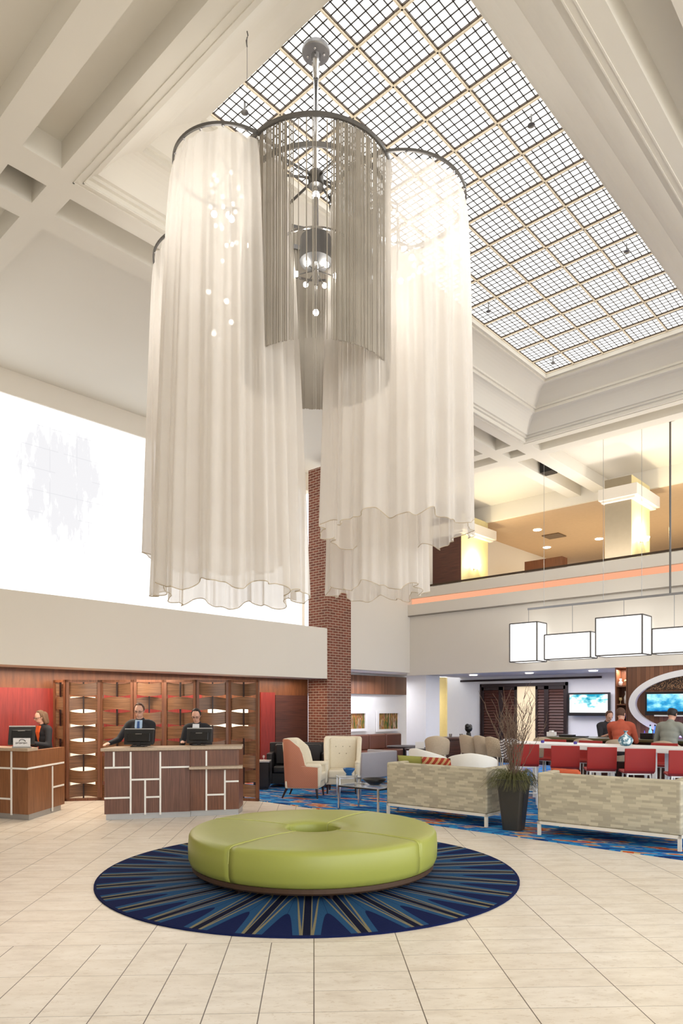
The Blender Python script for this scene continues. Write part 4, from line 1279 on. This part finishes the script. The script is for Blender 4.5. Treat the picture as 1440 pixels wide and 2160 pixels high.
def barrel_stool(label, loc, rz, m=None, legs=.72):
    t = thing('barrel_stool', label, 'stool', loc, rz, 'rounded upholstered high stools')
    def zt(u, x, y): return 1.10 - .30 * u ** 1.7
    o, i = ushell(.46, .44, .2, .05, .7, zt, flare=.12)
    o.build('shell', m or M['beige_fabric'], t, smooth=True)
    i.build('lining', M['cream_fabric'], t, smooth=True)
    MB().lathe([(.15, .68), (.21, .70), (.215, .76), (.19, .79), (.02, .80)], (0, -.0, 0), 24).build('seat_cushion', m or M['beige_fabric'], t, smooth=True)
    for s in (-1, 1):
        MB().tube([(s * .16, -.16, .7), (s * .19, -.19, 0)], .014, 6).build('leg', M['tan_legs'], t)
        MB().tube([(s * .16, .16, .7), (s * .19, .19, 0)], .014, 6).build('leg', M['tan_legs'], t)
    MB().tube([(-.18, -.18, .25), (.18, -.18, .25), (.18, .18, .25), (-.18, .18, .25), (-.18, -.18, .25)], .009, 6).build('foot_ring', M['tan_legs'], t)
    return t
l = atD(922, 14.5)
b0 = barrel_stool('beige barrel stool seen from behind, left end of the dark high table', (l[0], l[1], .012), CAMR + R(168))
for p, D, rz, lb in ((995, 15.0, 125, 'beige barrel stool on the right side of the dark high table'), (1026, 14.6, 120, 'beige barrel stool between the high table and the patterned one'),
                     (1154, 13.2, 0, 'beige barrel stool before the bar, left of the others, only its back showing'), (1240, 12.9, 0, 'beige barrel stool before the bar, between the bartender and the table'),
                     (1309, 12.75, 0, 'beige barrel stool under the guest in the rust shirt'), (1407, 12.45, 0, 'beige barrel stool under the guest in the grey shirt')):
    l = atD(p, D) if rz else atX(p, 12.97)
    r_ = R(90) if rz == 0 else CAMR + R(rz)
    copy_tree(b0, (l[0], l[1], .012), r_, lb)
l = atD(1052, 14.0)
barrel_stool('barrel stool in speckled beige cloth left of the planter twigs', (l[0], l[1], .012), CAMR + R(115), mat('speckled_cloth', srgb(186, 168, 142), .85, nz=.45, sc_=50))
l = atD(1084, 13.4)
barrel_stool('black and white patterned barrel stool behind the planter twigs', (l[0], l[1], .012), CAMR + R(140), M['zebra'])
# dark high table with small items
l = atD(966, 15.9)
ht = thing('high_table', 'dark wood high table in front of the lit niche', 'table', (l[0], l[1], .012), CAMR)
MB().box(-.42, .42, -.3, .3, .96, 1.0).build('tabletop', M['darkwood'], ht)
MB().box(-.3, .3, -.2, .2, 0, .96).build('pedestal', M['darkwood'], ht)
l2 = atD(991, 15.85)
tag(MB().lathe([(.05, 0), (.06, .02), (.05, .1), (.035, .12)], n=14).sphere((0, 0, .2), .09, u=10, v=7).sphere((-.05, 0, .25), .06, u=8, v=6).sphere((.06, 0, .24), .055, u=8, v=6).build('flower_vase', M['black'], loc=(l2[0] - .03, l2[1] + .02, 1.015), smooth=True), 'black vase with a dark round bouquet on the high table', 'vase')
for p, lb in ((950, 'left small glass on the dark high table'), (972, 'right small glass on the dark high table')):
    l2 = atD(p, 15.75)
    tag(MB().lathe([(.03, 0), (.035, .08), (.03, .08), (.025, .01)], n=12).build('drinking_glass', M['chrome'], loc=(l2[0], l2[1], 1.015)), lb, 'glass', 'glasses on the high table')
# tub chairs
def tub_chair(label, loc, rz):
    t = thing('tub_chair', label, 'armchair', loc, rz, 'white tub chairs')
    def zt(u, x, y): return .92 - .33 * u ** 1.6
    o, i = ushell(.7, .66, .3, .07, .12, zt, flare=.12)
    o.build('shell', M['white_fabric'], t, smooth=True); i.build('lining', M['white_fabric'], t, smooth=True)
    MB().box(-.27, .27, -.33, .25, .3, .46).build('seat_cushion', M['white_fabric'], t, bevel=.05, seg=3)
    MB().box(-.3, .3, -.3, .28, .1, .32).build('seat_base', M['white_fabric'], t, bevel=.03)
    MB().lathe([(.2, 0), (.2, .015), (.03, .03), (.03, .1)], n=20).build('pedestal', M['chrome'], t)
    return t
l = atD(996, 11.9)
t0 = tub_chair('large white tub chair peeking over the left patterned sofa near the planter', (l[0], l[1], .012), CAMR + R(165))
l = atD(911, 13.1)
copy_tree(t0, (l[0], l[1], .012), CAMR + R(120), 'white tub chair further back, left of the larger one')
# small round dark table behind the sofa
l = atD(852, 16.6)
rt = thing('cafe_table', 'small dark round-topped table before the white column', 'table', (l[0], l[1], .012))
MB().lathe([(.4, .72), (.42, .73), (.42, .76), (.02, .76)], n=28).build('tabletop', M['darkframe'], rt)
MB().tube([(0, 0, 0), (0, 0, .73)], .03, 8).lathe([(.25, 0), (.24, .02), (.03, .04)], n=20).build('pedestal', M['black'], rt)
l2 = atD(892, 15.6)
rt2 = copy_tree(rt, (l2[0], l2[1], .012), 0, 'small dark round-topped table right of the one by the banquette')
l2 = atD(885, 15.5)
tag(MB().box(-.1, .1, -.008, .008, 0, .15).build('menu_card', M['white'], loc=(l2[0], l2[1], .775), rz=CAMR), 'white folded menu card on the small dark table', 'card')

# items on the bar
def on_bar(px, dx=.1): l = atX(px, XC + dx); return (l[0], l[1], 1.094)
nb = MB().box(-.05, .05, -.09, .09, 0, .09).box(-.06, .06, -.03, .03, .09, .12).build('napkin_caddy', M['white'], loc=on_bar(1163), bevel=.006); tag(nb, 'white napkin caddy on the bar counter', 'caddy')
tag(MB().box(-.1, .1, -.14, .14, 0, .045).build('serving_tray', M['black'], loc=on_bar(1196), bevel=.006), 'black stacked menus on the bar counter', 'tray')
tag(MB().box(-.1, .1, -.11, .11, 0, .022).build('serving_tray', M['black'], loc=on_bar(1226), bevel=.004), 'thin black tray on the bar right of the stacked menus', 'tray')
def bottle(label, loc, m, s=1):
    t = thing('bottle', label, 'bottle', loc, 0, 'bottles on the bar')
    MB().lathe([(.03 * s, 0), (.036 * s, .01), (.036 * s, .15 * s), (.014 * s, .2 * s), (.013 * s, .26 * s)], n=14).build('body', m, t, smooth=True)
    MB().lathe([(.015 * s, .255 * s), (.015 * s, .285 * s), (.002, .287 * s)], n=10).build('cap', M['black'], t)
bm_ = [mat('glowing_blue_bottle', srgb(60, 120, 230), .15, emit=.6), mat('pale_cyan_bottle', srgb(150, 220, 240), .15, emit=.3), mat('violet_bottle', srgb(100, 80, 200), .15, emit=.5)]
for (p, dx, k, s, lb) in ((1371, .35, 1, .95, 'tall pale cyan bottle beside the guest in grey'), (1381, .42, 0, .95, 'blue bottle closest to the guest in grey'), (1359, .4, 2, .6, 'short violet bottle, left of the bottle cluster')):
    l = atX(p, XC + dx); bottle(lb, (l[0], l[1], 1.094), bm_[k], s)
l = atX(1365, XC + .2)
tag(MB().box(-.06, .06, -.12, .12, 0, .11).build('condiment_caddy', M['black'], loc=(l[0], l[1], 1.094), bevel=.006), 'black condiment caddy in front of the bottles', 'caddy')

# televisions
def tv(label, X, p0, p1, y0, y1, seed):
    a = atX(p0, X); b = atX(p1, X); Dm = (a[2] + b[2]) / 2
    z1, z0 = zz(y0, Dm), zz(y1, Dm); cy = (a[1] + b[1]) / 2; w = a[1] - b[1]; h = z1 - z0
    t = thing('television', label, 'television', (X, cy, z0), -R(90))
    MB().box(-w / 2, w / 2, -.04, .06, 0, h).build('bezel', M['black'], t, bevel=.008)
    MB().box(-w / 2 + .045, w / 2 - .045, -.044, -.041, .09, h - .05).build('screen', m_screen('tv_picture_%d' % seed, seed), t)
    MB().box(-.15, .15, .06, .14, h * .3, h * .7).build('wall_bracket', M['black'], t)
    return t
tv('flat television on the white wall beside the louvred doors', XBW - .15, 1199, 1286, 1461, 1510, 1)
tv('flat television inside the white oval at the right edge', 16.1, 1361, 1452, 1459, 1509, 8)
# oval
ov = thing('oval_frame', 'big white oval frame on the walnut plank bar wall', 'wall frame', (XF - .012, 4.3, 1.78), 0)
cyO = 0; aO, bO = 1.62, .78
n = 80
ro, ri = [], []
mb = MB(); rs = []
for i in range(n):
    t_ = 2 * PI * i / n
    ro.append((0, aO * math.cos(t_), bO * math.sin(t_))); ri.append((0, (aO - .15) * math.cos(t_), (bO - .14) * math.sin(t_)))
rs = [[(0.015, y, z) for _, y, z in ro], [(-.1, y, z) for _, y, z in ro], [(-.1, y, z) for _, y, z in ri], [(0.015, y, z) for _, y, z in ri]]
mb.rings(rs, True, False)
mb.build('oval_rim', M['white'], ov)
top = [(-.004, (aO - .15) * math.cos(PI * i / 30), (bO - .14) * math.sin(PI * i / 30)) for i in range(31)]
top = [p for p in top if p[2] > .28]
mb = MB(); mb.rings([[(-.012, y, z) for _, y, z in top], [(.0, y, z) for _, y, z in top]], True, True)
mb.build('pebble_inset', M['pebble'], ov)
area_light('oval_glow', (XF - .2, 4.6, .85), .3, 12, (.35, .3, 1), rot=(R(180), 0, 0), sy=2)
# soundbar shelf
l0, l1 = atX(1384, 16.2), atX(1403, 16.2)
tag(MB().box(16.05, 16.3, 4.2, l0[1], 1.5, 1.53).build('wall_shelf', M['white']), 'thin white shelf under the oval television', 'shelf')

# glass shelving tower
yS0, yS1 = atX(1322, XF - .02)[1], atX(1296, XF - .02)[1]
sh = thing('shelving_unit', 'tall narrow walnut shelving tower of glassware left of the oval', 'shelf', (XF, (yS0 + yS1) / 2, 0))
hw = (yS1 - yS0) / 2
MB().box(0, .35, -hw, -hw + .03, 0, ZF).box(0, .35, hw - .03, hw, 0, ZF).box(.33, .36, -hw, hw, 0, ZF).build('carcass', M['walnut'], sh)
shz = [zz(1447, 15.9), zz(1486, 15.9), zz(1524, 15.9), .7]
mb = MB()
for z in shz: mb.box(0.01, .33, -hw + .03, hw - .03, z - .015, z + .015)
MB
mb.build('shelf_boards', M['walnut'], sh)
area_light('shelf_lamp', (XF + .1, (yS0 + yS1) / 2, ZF - .05), .15, 6, (1, .9, .8))
names = ['top', 'second', 'third']
rg = random.Random(3)
for si, z in enumerate(shz[:3]):
    for k, yy in enumerate((-.07, .06)):
        c_ = [mat('amber_glass', srgb(200, 170, 120), .2), mat('clear_pale_glass', srgb(225, 220, 215), .15), mat('dark_blue_glass', srgb(30, 24, 90), .2)][(si + k * (2 if si == 1 else 1)) % 3]
        H = rg.uniform(.12, .2) if not (si == 1 and k == 0) else .3
        pr = [(.03, 0), (.045, .02), (.05, H * .5), (.02, H * .75), (.03, H), (.024, H)] if (si + k) % 2 else [(.03, 0), (.008, .02), (.008, H * .45), (.04, H * .6), (.035, H), (.03, H)]
        tag(MB().lathe(pr, n=14).build('display_glass', c_, loc=(XF + .12, (yS0 + yS1) / 2 + yy, z + .016), smooth=True), '%s piece of glassware on the %s shelf of the narrow tower' % (('right', 'left')[k], names[si]), 'glassware')

# ================================================================== BALCONY
def balcony_pier(label, X, pc, pl, pr, m1, capy, sc_py):
    c = atX(pc, X); l = atX(pl, X); r = atY(pr, c[1])
    t = thing('balcony_column', label, 'column', (X, c[1], 4.35))
    dx, dy = r[0] - X, l[1] - c[1]
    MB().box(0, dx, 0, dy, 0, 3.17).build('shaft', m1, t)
    MB().box(.0, dx, -.012, 0, 0, 3.17).build('lit_face', mat('painted_sconce_light', srgb(214, 200, 150), .7), t)  # sconce light on this side is put into the slab's yellow colour
    z0 = 2.62
    MB().box(-.18, dx + .2, -.2, dy + .1, z0, z0 + .28).box(-.12, dx + .12, -.13, dy + .05, z0 - .06, z0).build('capital', M['cream'], t)
    # sconce
    s = thing('wall_sconce', label.split(',')[0].replace('column', 'sconce glowing on the column'), 'wall lamp', (X + dx * .45, c[1] - .02, 4.35))
    zs = zz(sc_py, c[2] * 1.02) - 4.35
    MB().lathe([(.02, 0), (.1, .03), (.13, .12), (.12, .12), (.05, .02)], (0, -.1, zs), 16).build('bowl', M['warmlamp'], s)
    MB().box(-.03, .03, -.08, .015, zs, zs + .05).build('bracket', M['steel'], s)
    point_light('sconce_light', (X + dx * .45, c[1] - .22, 4.35 + zs + .2), 60, (1, .86, .55), .06)
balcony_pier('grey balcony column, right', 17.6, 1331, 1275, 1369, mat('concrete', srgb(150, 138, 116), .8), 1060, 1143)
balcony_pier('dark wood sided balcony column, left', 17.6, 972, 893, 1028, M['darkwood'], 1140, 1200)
for k, (px, py, lb) in enumerate(((1133, 1118, 'recessed balcony downlight nearest the left column'), (1263, 1137, 'recessed balcony downlight beside the right column'), (1153, 1155, 'recessed balcony downlight farthest back'))):
    D = 5.81 * FPX / (HZ - py); c = atD(px, D)
    tag(MB().lathe([(.13, 0), (.13, .02), (.01, .02)], n=20).build('downlight', M['lampdisc'], loc=(c[0], c[1], 7.505)), lb, 'light', 'balcony downlights')
D = 5.8 * FPX / (HZ - 1131); c = atD(1168, D)
av = MB().box(-.3, .3, -.3, .3, 0, .03).build('air_vent', mat('brown_grille', srgb(110, 86, 60), .6), loc=(c[0], c[1], 7.49)); tag(av, 'square brown air grille in the balcony ceiling', 'vent')
# back-of-balcony furniture block
a = atX(1185, 21.5); b = atX(1106, 21.5)
tag(MB().box(21.5, 21.9, a[1], b[1], 4.35, zz(1173, a[2])).build('dark_cabinet', M['walnut']), 'dark brown cabinet at the back of the balcony', 'cabinet')
# bar ceiling lights
for px, lb in ((998, 'recessed bar ceiling light above the left louvred door'), (1116, 'recessed bar ceiling light above the right louvred door'), (1251, 'recessed bar ceiling light above the wall television')):
    c = atX(px, 17.5)
    tag(MB().lathe([(.11, 0), (.11, .018), (.01, .018)], n=20).build('downlight', M['lampdisc'], loc=(c[0], c[1], ZF + .0)), lb, 'light', 'bar ceiling downlights')
# speaker in the ceiling strip
c = (15.9, 8.05)
tag(MB().box(-.16, .16, -.16, .16, 0, .3).build('ceiling_speaker', M['black'], loc=(16.6, 8.07, 7.7)), 'small black loudspeaker box in the ceiling coffer', 'speaker')
# vent in the small square coffer
tag(MB().box(-.19, .19, -.12, .12, 0, .02).build('ceiling_vent', M['darkframe'], loc=(3.32, 8.1, 8.1)), 'dark vent inside the small square coffer at the left', 'vent')

# ================================================================== BOX PENDANT
XL = 15.6
pt = thing('linear_pendant', 'long pendant of glowing white box shades over the bar', 'pendant lamp', (15.88, 5, 8.0))
def lp(x, y, z): return (x - 15.88, y - 5, z - 8.0)
tA = atX(1113, 15.88); ztr = zz(1285, tA[2])
MB().box(-.02, .02, -4.5, tA[1] - 5, ztr - 8 - .025, ztr - 8 + .025).build('track', M['steel'], pt)
rc = atX(1413, 15.88)
MB().tube([lp(15.88, rc[1], 8.0), lp(15.88, rc[1], ztr)], .022, 8).build('rod', M['darksteel'], pt)
MB().lathe([(.12, 0), (.12, -.05), (.03, -.09)], lp(15.88, rc[1], 8.0), 20).build('canopy', M['steel'], pt)
for px in (1147, 1272, 1353):
    c = atX(px, 15.88)
    MB().tube([lp(15.88, c[1], 8.0), lp(15.88, c[1], ztr)], .005, 4).build('cable', M['steel'], pt)
for (p0, p1, yt, yb_, X0, dp) in ((1075, 1132, 1314, 1395, XL, .5), (1148, 1245, 1336, 1389, XL - .02, .36), (1256, 1354, 1300, 1381, XL - .05, .56), (1375, 1452, 1324, 1377, XL, .4)):
    a = atX(p0, X0); b = atX(p1, X0); Dm = (a[2] + b[2]) / 2
    z1, z0 = zz(yt, Dm), zz(yb_, Dm)
    p = (lp(X0, b[1], z0), lp(X0 + dp, a[1], z1))
    s = MB().box(p[0][0], p[1][0], p[0][1], p[1][1], p[0][2], p[1][2]).build('box_shade', M['shade'], pt)
    mb = MB(); e = .014
    xs_ = (p[0][0], p[1][0]); ys_ = (p[0][1], p[1][1]); zs_ = (p[0][2], p[1][2])
    for X_ in xs_:
        for Y_ in ys_: mb.box(X_ - e, X_ + e, Y_ - e, Y_ + e, zs_[0], zs_[1])
        for Z_ in zs_: mb.box(X_ - e, X_ + e, ys_[0], ys_[1], Z_ - e, Z_ + e)
    for Y_ in ys_:
        for Z_ in zs_: mb.box(xs_[0], xs_[1], Y_ - e, Y_ + e, Z_ - e, Z_ + e)
    mb.build('shade_wires', M['wire'], s)
    my = (p[0][1] + p[1][1]) / 2
    MB().tube([(0, my, p[1][2]), (0, my, ztr - 8)], .007, 5).build('drop_rod', M['steel'], s)

# sprinklers in the skylight and a ceiling cable
for (px, py, lb) in ((516, 236, 'sprinkler head near the left top corner of the skylight'), (1120, 263, 'sprinkler head at the right edge of the skylight'), (1321, 530, 'sprinkler head further along the right edge of the skylight'),
                     (1030, 656, 'sprinkler head near the far left edge of the skylight'), (1166, 765, 'sprinkler head in the far corner panel of the skylight')):
    D = (8.5 - 1.7) * FPX / (HZ - py); c = atD(px, D)
    t = thing('sprinkler_head', lb, 'sprinkler', (c[0], c[1], 8.6), 0, 'sprinklers in the skylight')
    MB().tube([(0, 0, .02), (0, 0, -.1)], .012, 6).build('pipe', M['darksteel'], t)
    MB().lathe([(.04, -.1), (.045, -.11), (.01, -.12)], n=12).build('deflector', M['darksteel'], t)
D = (7.7 - 1.7) * FPX / (HZ - 80); c = atD(521, 6.2)
hk = thing('hanging_cable', 'thin hanging cable with a hook beside the skylight well', 'cable', (c[0], c[1], zz(80, 6.2)))
MB().tube([(0, 0, 0), (0, 0, -.65)], .003, 4).build('wire', M['darksteel'], hk)
MB().tube([(0, 0, .06), (.01, 0, .03), (0, 0, 0), (-.01, 0, -.03), (0, 0, -.08)], .006, 5).build('hook', M['darksteel'], hk)
c = atY(316, 12.9)
tag(MB().box(-.04, .04, -.06, .04, 0, .14).build('wall_camera', M['black'], loc=(c[0], YW - .06, zz(842, atY(316, YW)[2]))), 'tiny dark device high on the left wall near the drapes', 'camera')

# ================================================================== PEOPLE
def remesh_obj(mb, name, m, parent, voxel, smooth=4):
    me = mb.mesh(name)
    o = bpy.data.objects.new(name, me); COL.objects.link(o)
    r = o.modifiers.new('r', 'REMESH'); r.mode = 'VOXEL'; r.voxel_size = voxel; r.use_smooth_shade = True
    s = o.modifiers.new('s', 'SMOOTH'); s.iterations = smooth; s.factor = .5
    dg = bpy.context.evaluated_depsgraph_get(); dg.update()
    me2 = bpy.data.meshes.new_from_object(o.evaluated_get(dg))
    o.modifiers.clear(); o.data = me2; me2.materials.clear(); me2.materials.append(m)
    for p in me2.polygons: p.use_smooth = True
    o.parent = parent
    return o

def person(label, loc, rz, H=1.75, seated=False, hands=None, lean=8, turn=0, nod=12, hair='hair_brown', longhair=False, bald=False, top='suit', inner=None, tie=False, glasses=False, trousers='trousers', short=False, group=None, feet=None):
    """local frame: faces -Y, origin on the floor"""
    t = thing('person', label, 'person', loc, rz, group)
    k = H / 1.75
    hip = .95 * k if not seated else seated + .09
    V = Vector
    T = Matrix.Translation((0, 0, hip)) @ Matrix.Rotation(R(lean), 4, 'X')     # lean forward = towards -Y
    def q(x, y, z): return T @ V((x * k, y * k, z * k))
    pel, wst, chs, nek = q(0, 0, 0), q(0, 0, .2), q(0, 0, .42), q(0, 0, .57)
    HT = T @ Matrix.Translation((0, -.015 * k, .60 * k)) @ Matrix.Rotation(R(nod), 4, 'X') @ Matrix.Rotation(R(turn), 4, 'Z')
    def hq(x, y, z): return HT @ V((x * k, y * k, z * k))
    body = MB(); cl = MB(); tr = MB()
    def torso(mb, g):
        for (p, rx, ry) in ((q(0, 0, .0), .165, .115), (q(0, 0, .1), .15, .105), (q(0, 0, .2), .14, .10), (q(0, .0, .32), .155, .11), (q(0, 0, .42), .165, .11)):
            mb.sphere(p, 1, (rx + g) * k, (ry + g) * k, (.12 + g) * k, u=16, v=10)
        mb.capsule(q(-.14, 0, .485), q(.14, 0, .485), (.07 + g) * k, (.07 + g) * k)
        mb.capsule(q(0, 0, .5), q(0, .0, .545), (.1 + g) * k, (.062 + g) * k)
    torso(body, 0); torso(cl, .014)
    body.capsule(q(0, 0, .5), hq(0, .0, .02), .055 * k, .052 * k)
    # head
    body.sphere((0, 0, 0), 1, .074 * k, .092 * k, .105 * k, u=20, v=14, T=HT @ Matrix.Translation((0, -.005 * k, .125 * k)))
    body.sphere((0, 0, 0), 1, .058 * k, .065 * k, .07 * k, u=16, v=10, T=HT @ Matrix.Translation((0, -.025 * k, .065 * k)))
    body.capsule(hq(0, -.092, .12), hq(0, -.108, .09), .010 * k, .014 * k)          # nose
    body.capsule(hq(-.02, -.088, .055), hq(.02, -.088, .055), .009 * k, .009 * k)    # mouth
    body.capsule(hq(-.045, -.084, .135), hq(.045, -.084, .135), .008 * k, .008 * k)  # brow
    for s in (-1, 1): body.sphere(hq(s * .076, .005, .11), .02 * k, .5, .9, 1.3, u=8, v=6)
    # arms with IK
    hands = hands or ((-.2, -.3, hip + .1), (.2, -.3, hip + .1))
    for s, hnd in zip((-1, 1), hands):
        sh_ = q(s * .19, 0, .475); h = V(hnd)
        l1, l2 = .30 * k, .27 * k
        d = h - sh_; dl = min(d.length, (l1 + l2) * .985); d = d.normalized(); h = sh_ + d * dl
        a = (l1 * l1 - l2 * l2 + dl * dl) / (2 * dl); hh = math.sqrt(max(0, l1 * l1 - a * a))
        pole = V((s * .3, .35, -.9)); pole = (pole - d * pole.dot(d)).normalized()
        el = sh_ + d * a + pole * hh
        body.capsule(sh_, el, .05 * k, .038 * k); body.capsule(el, h, .038 * k, .025 * k)
        cl.capsule(sh_, el, .066 * k, .054 * k)
        if not short: cl.capsule(el, el + (h - el) * .92, .053 * k, .042 * k)
        # hand: palm, four fingers, thumb
        f = (h - el).normalized()
        fw = V((f.x, f.y, f.z * .35)).normalized() if abs(f.z) < .95 else V((0, -1, 0))
        side = fw.cross(V((0, 0, 1))).normalized()
        pm = h + fw * .045 * k
        body.capsule(h, pm, .024 * k, .026 * k); 
        for j, fl in zip(range(4), (.062, .07, .066, .05)):
            b = pm + side * (j - 1.5) * .019 * k * -s + fw * .02 * k
            m_ = b + fw * fl * .55 * k + V((0, 0, -.006)); e = m_ + fw * fl * .4 * k + V((0, 0, -.018))
            body.capsule(pm + side * (j - 1.5) * .016 * k * -s, b, .012 * k, .010 * k, 8); body.capsule(b, m_, .0095 * k, .009 * k, 8); body.capsule(m_, e, .009 * k, .0075 * k, 8)
        tb = h + fw * .015 * k + side * .022 * k * s
        body.capsule(tb, tb + (fw * .8 + side * .8 * s).normalized() * .045 * k, .012 * k, .009 * k, 8)
    # legs
    for s in (-1, 1):
        hp = q(s * .09, 0, -.02)
        if seated:
            kn = V((s * .12, -.42 * k, seated + .06)); an = V((s * .12, -.40 * k, max(.09, seated + .06 - .42 * k) if seated > .55 else .09))
        else:
            kn = V((s * .1, -.01, .5 * k)); an = V((s * .11, .02, .08))
        body.capsule(hp, kn, .085 * k, .055 * k); body.capsule(kn, an, .055 * k, .036 * k)
        toe = an + V((s * .02, -.15 * k, -.04)); body.capsule(an + V((0, .03, -.03)), toe, .038 * k, .032 * k)
        tr.capsule(hp, kn, .10 * k, .068 * k); tr.capsule(kn, an, .068 * k, .055 * k)
        MB().capsule(an + V((0, .03, -.035)), toe, .045 * k, .038 * k).build('shoe', M['black'], t, smooth=True)
    tr.sphere(q(0, 0, -.02), 1, .185 * k, .135 * k, .12 * k, u=16, v=10)
    remesh_obj(body, 'body', M['skin'], t, .009)
    remesh_obj(tr, 'trousers', M[trousers], t, .018)
    remesh_obj(cl, 'top', M[top], t, .014)
    # shirt front and tie
    if inner:
        mb = MB(); y0 = -.13
        pts = [q(-.055, -.10, .56), q(.055, -.10, .56), q(.06, -.130, .45), q(.0, -.134, .26), q(-.06, -.130, .45)]
        pts2 = [p + T.to_3x3() @ V((0, .03, 0)) for p in pts]
        mb.rings([[tuple(p) for p in pts2], [tuple(p) for p in pts]], True, True)
        mb.build('shirt_front', M[inner], t)
    if tie:
        mb = MB(); pts = [q(-.016, -.118, .545), q(.016, -.118, .545), q(.03, -.146, .34), q(0, -.15, .28), q(-.03, -.146, .34)]
        pts2 = [p + T.to_3x3() @ V((0, .02, 0)) for p in pts]
        mb.rings([[tuple(p) for p in pts2], [tuple(p) for p in pts]], True, True); mb.build('necktie', M['tie'], t)
    # hair: cap of the skull above the brow and behind the ears
    hb = MB(); u_, v_ = 24, 14; rs = []
    TT = HT @ Matrix.Translation((0, .004 * k, .135 * k)); rgl = random.Random(int(H * 1000))
    for j in range(v_ + 1):
        th = PI * j / v_ if not bald else .98 + (PI - .98) * j / v_; row = []
        for i in range(u_):
            a = 2 * PI * i / u_
            cx, cy = math.cos(a), math.sin(a)
            front = max(0, -cy)
            lim = ((.60 if not bald else .98) if front > .45 else 2.35 - front * .9) + (0 if not bald else 0)
            th2 = min(th, lim * 1.0)
            r_ = 1.0 + rgl.uniform(-.012, .012)
            row.append(TT @ V((.084 * k * r_ * math.sin(max(.03, th2)) * cx, .101 * k * r_ * math.sin(max(.03, th2)) * cy, .105 * k * r_ * math.cos(max(.03, th2)) + .006 * k)))
        rs.append(row)
    hb.rings(rs, True, not bald)
    if longhair:
        for s in (-1, 1): hb.capsule(hq(s * .065, .03, .14), hq(s * .075, .04, .0), .035 * k, .03 * k)
        hb.capsule(hq(0, .08, .14), hq(0, .085, .0), .06 * k, .05 * k)
    hb.build('hair', M[hair], t, smooth=True)
    eb = MB()
    for s in (-1, 1): eb.sphere(hq(s * .03, -.093, .118), .0085 * k, u=8, v=6)
    eb.build('eyes', M['hair_dark'], t)
    if glasses:
        g = MB()
        for s in (-1, 1):
            c0 = [hq(s * .033 + .026 * math.cos(a), -.108, .118 + .018 * math.sin(a)) for a in [2 * PI * i / 12 for i in range(13)]]
            g.tube(c0, .0025 * k, 4)
            g.tube([hq(s * .058, -.105, .122), hq(s * .08, .0, .118)], .0025 * k, 4)
        g.tube([hq(-.008, -.11, .12), hq(.008, -.11, .12)], .0025 * k, 4)
        g.build('glasses', M['black'], t)
    return t

F0 = CAMR          # facing the camera
c = atD(298, 11.45)
person('tall man in a dark suit and blue tie leaning on the reception desk', (c[0], c[1], 0), F0, 1.74, lean=6, nod=8, hands=((-.40, -.42, 1.12), (.12, -.40, 1.13)), top='suit', inner='blueshirt', tie=True, glasses=True, hair='hair_brown', group='reception staff')
c = atD(417, 11.75)
person('dark-haired clerk with glasses and dark jacket behind the right monitor', (c[0], c[1], 0), F0, 1.66, lean=7, nod=16, hands=((-.17, -.4, 1.13), (.17, -.4, 1.13)), top='suit', inner='whiteshirt', glasses=True, hair='hair_dark', group='reception staff')
c = atD(98, 11.95)
person('clerk in an orange blouse and black cardigan behind the left desk', (c[0], c[1], 0), F0 - R(38), 1.62, lean=7, nod=8, turn=-10, hands=((-.2, -.3, 1.1), (.2, -.34, 1.1)), top='suit', inner='orange_top', glasses=True, longhair=True, hair='hair_fair', group='reception staff')
c = atX(1275, 14.75)
person('bartender in a black top with arms on the bar below the television', (c[0], c[1], 0), F0 + R(8), 1.62, lean=12, nod=14, hands=((-.12, -.42, 1.14), (.14, -.42, 1.14)), top='trousers', hair='hair_brown', short=True, group='people at the bar')
c = atX(1309, 12.85)
person('bar guest in a rust orange shirt propping a hand to the face', (c[0], c[1], .012), R(110), 1.72, seated=.80, lean=16, nod=6, turn=-25, hands=((-.2, -.42, 1.15), (.12, -.3, 1.38)), top='rust_shirt', hair='hair_brown', short=True, group='people at the bar')
c = atX(1408, 12.8)
person('balding bar guest in a grey shirt seen from behind', (c[0], c[1], .012), R(84), 1.72, seated=.80, lean=12, nod=10, hands=((-.25, -.42, 1.13), (.25, -.42, 1.13)), top='grey_shirt', hair='hair_dark', bald=True, group='people at the bar')
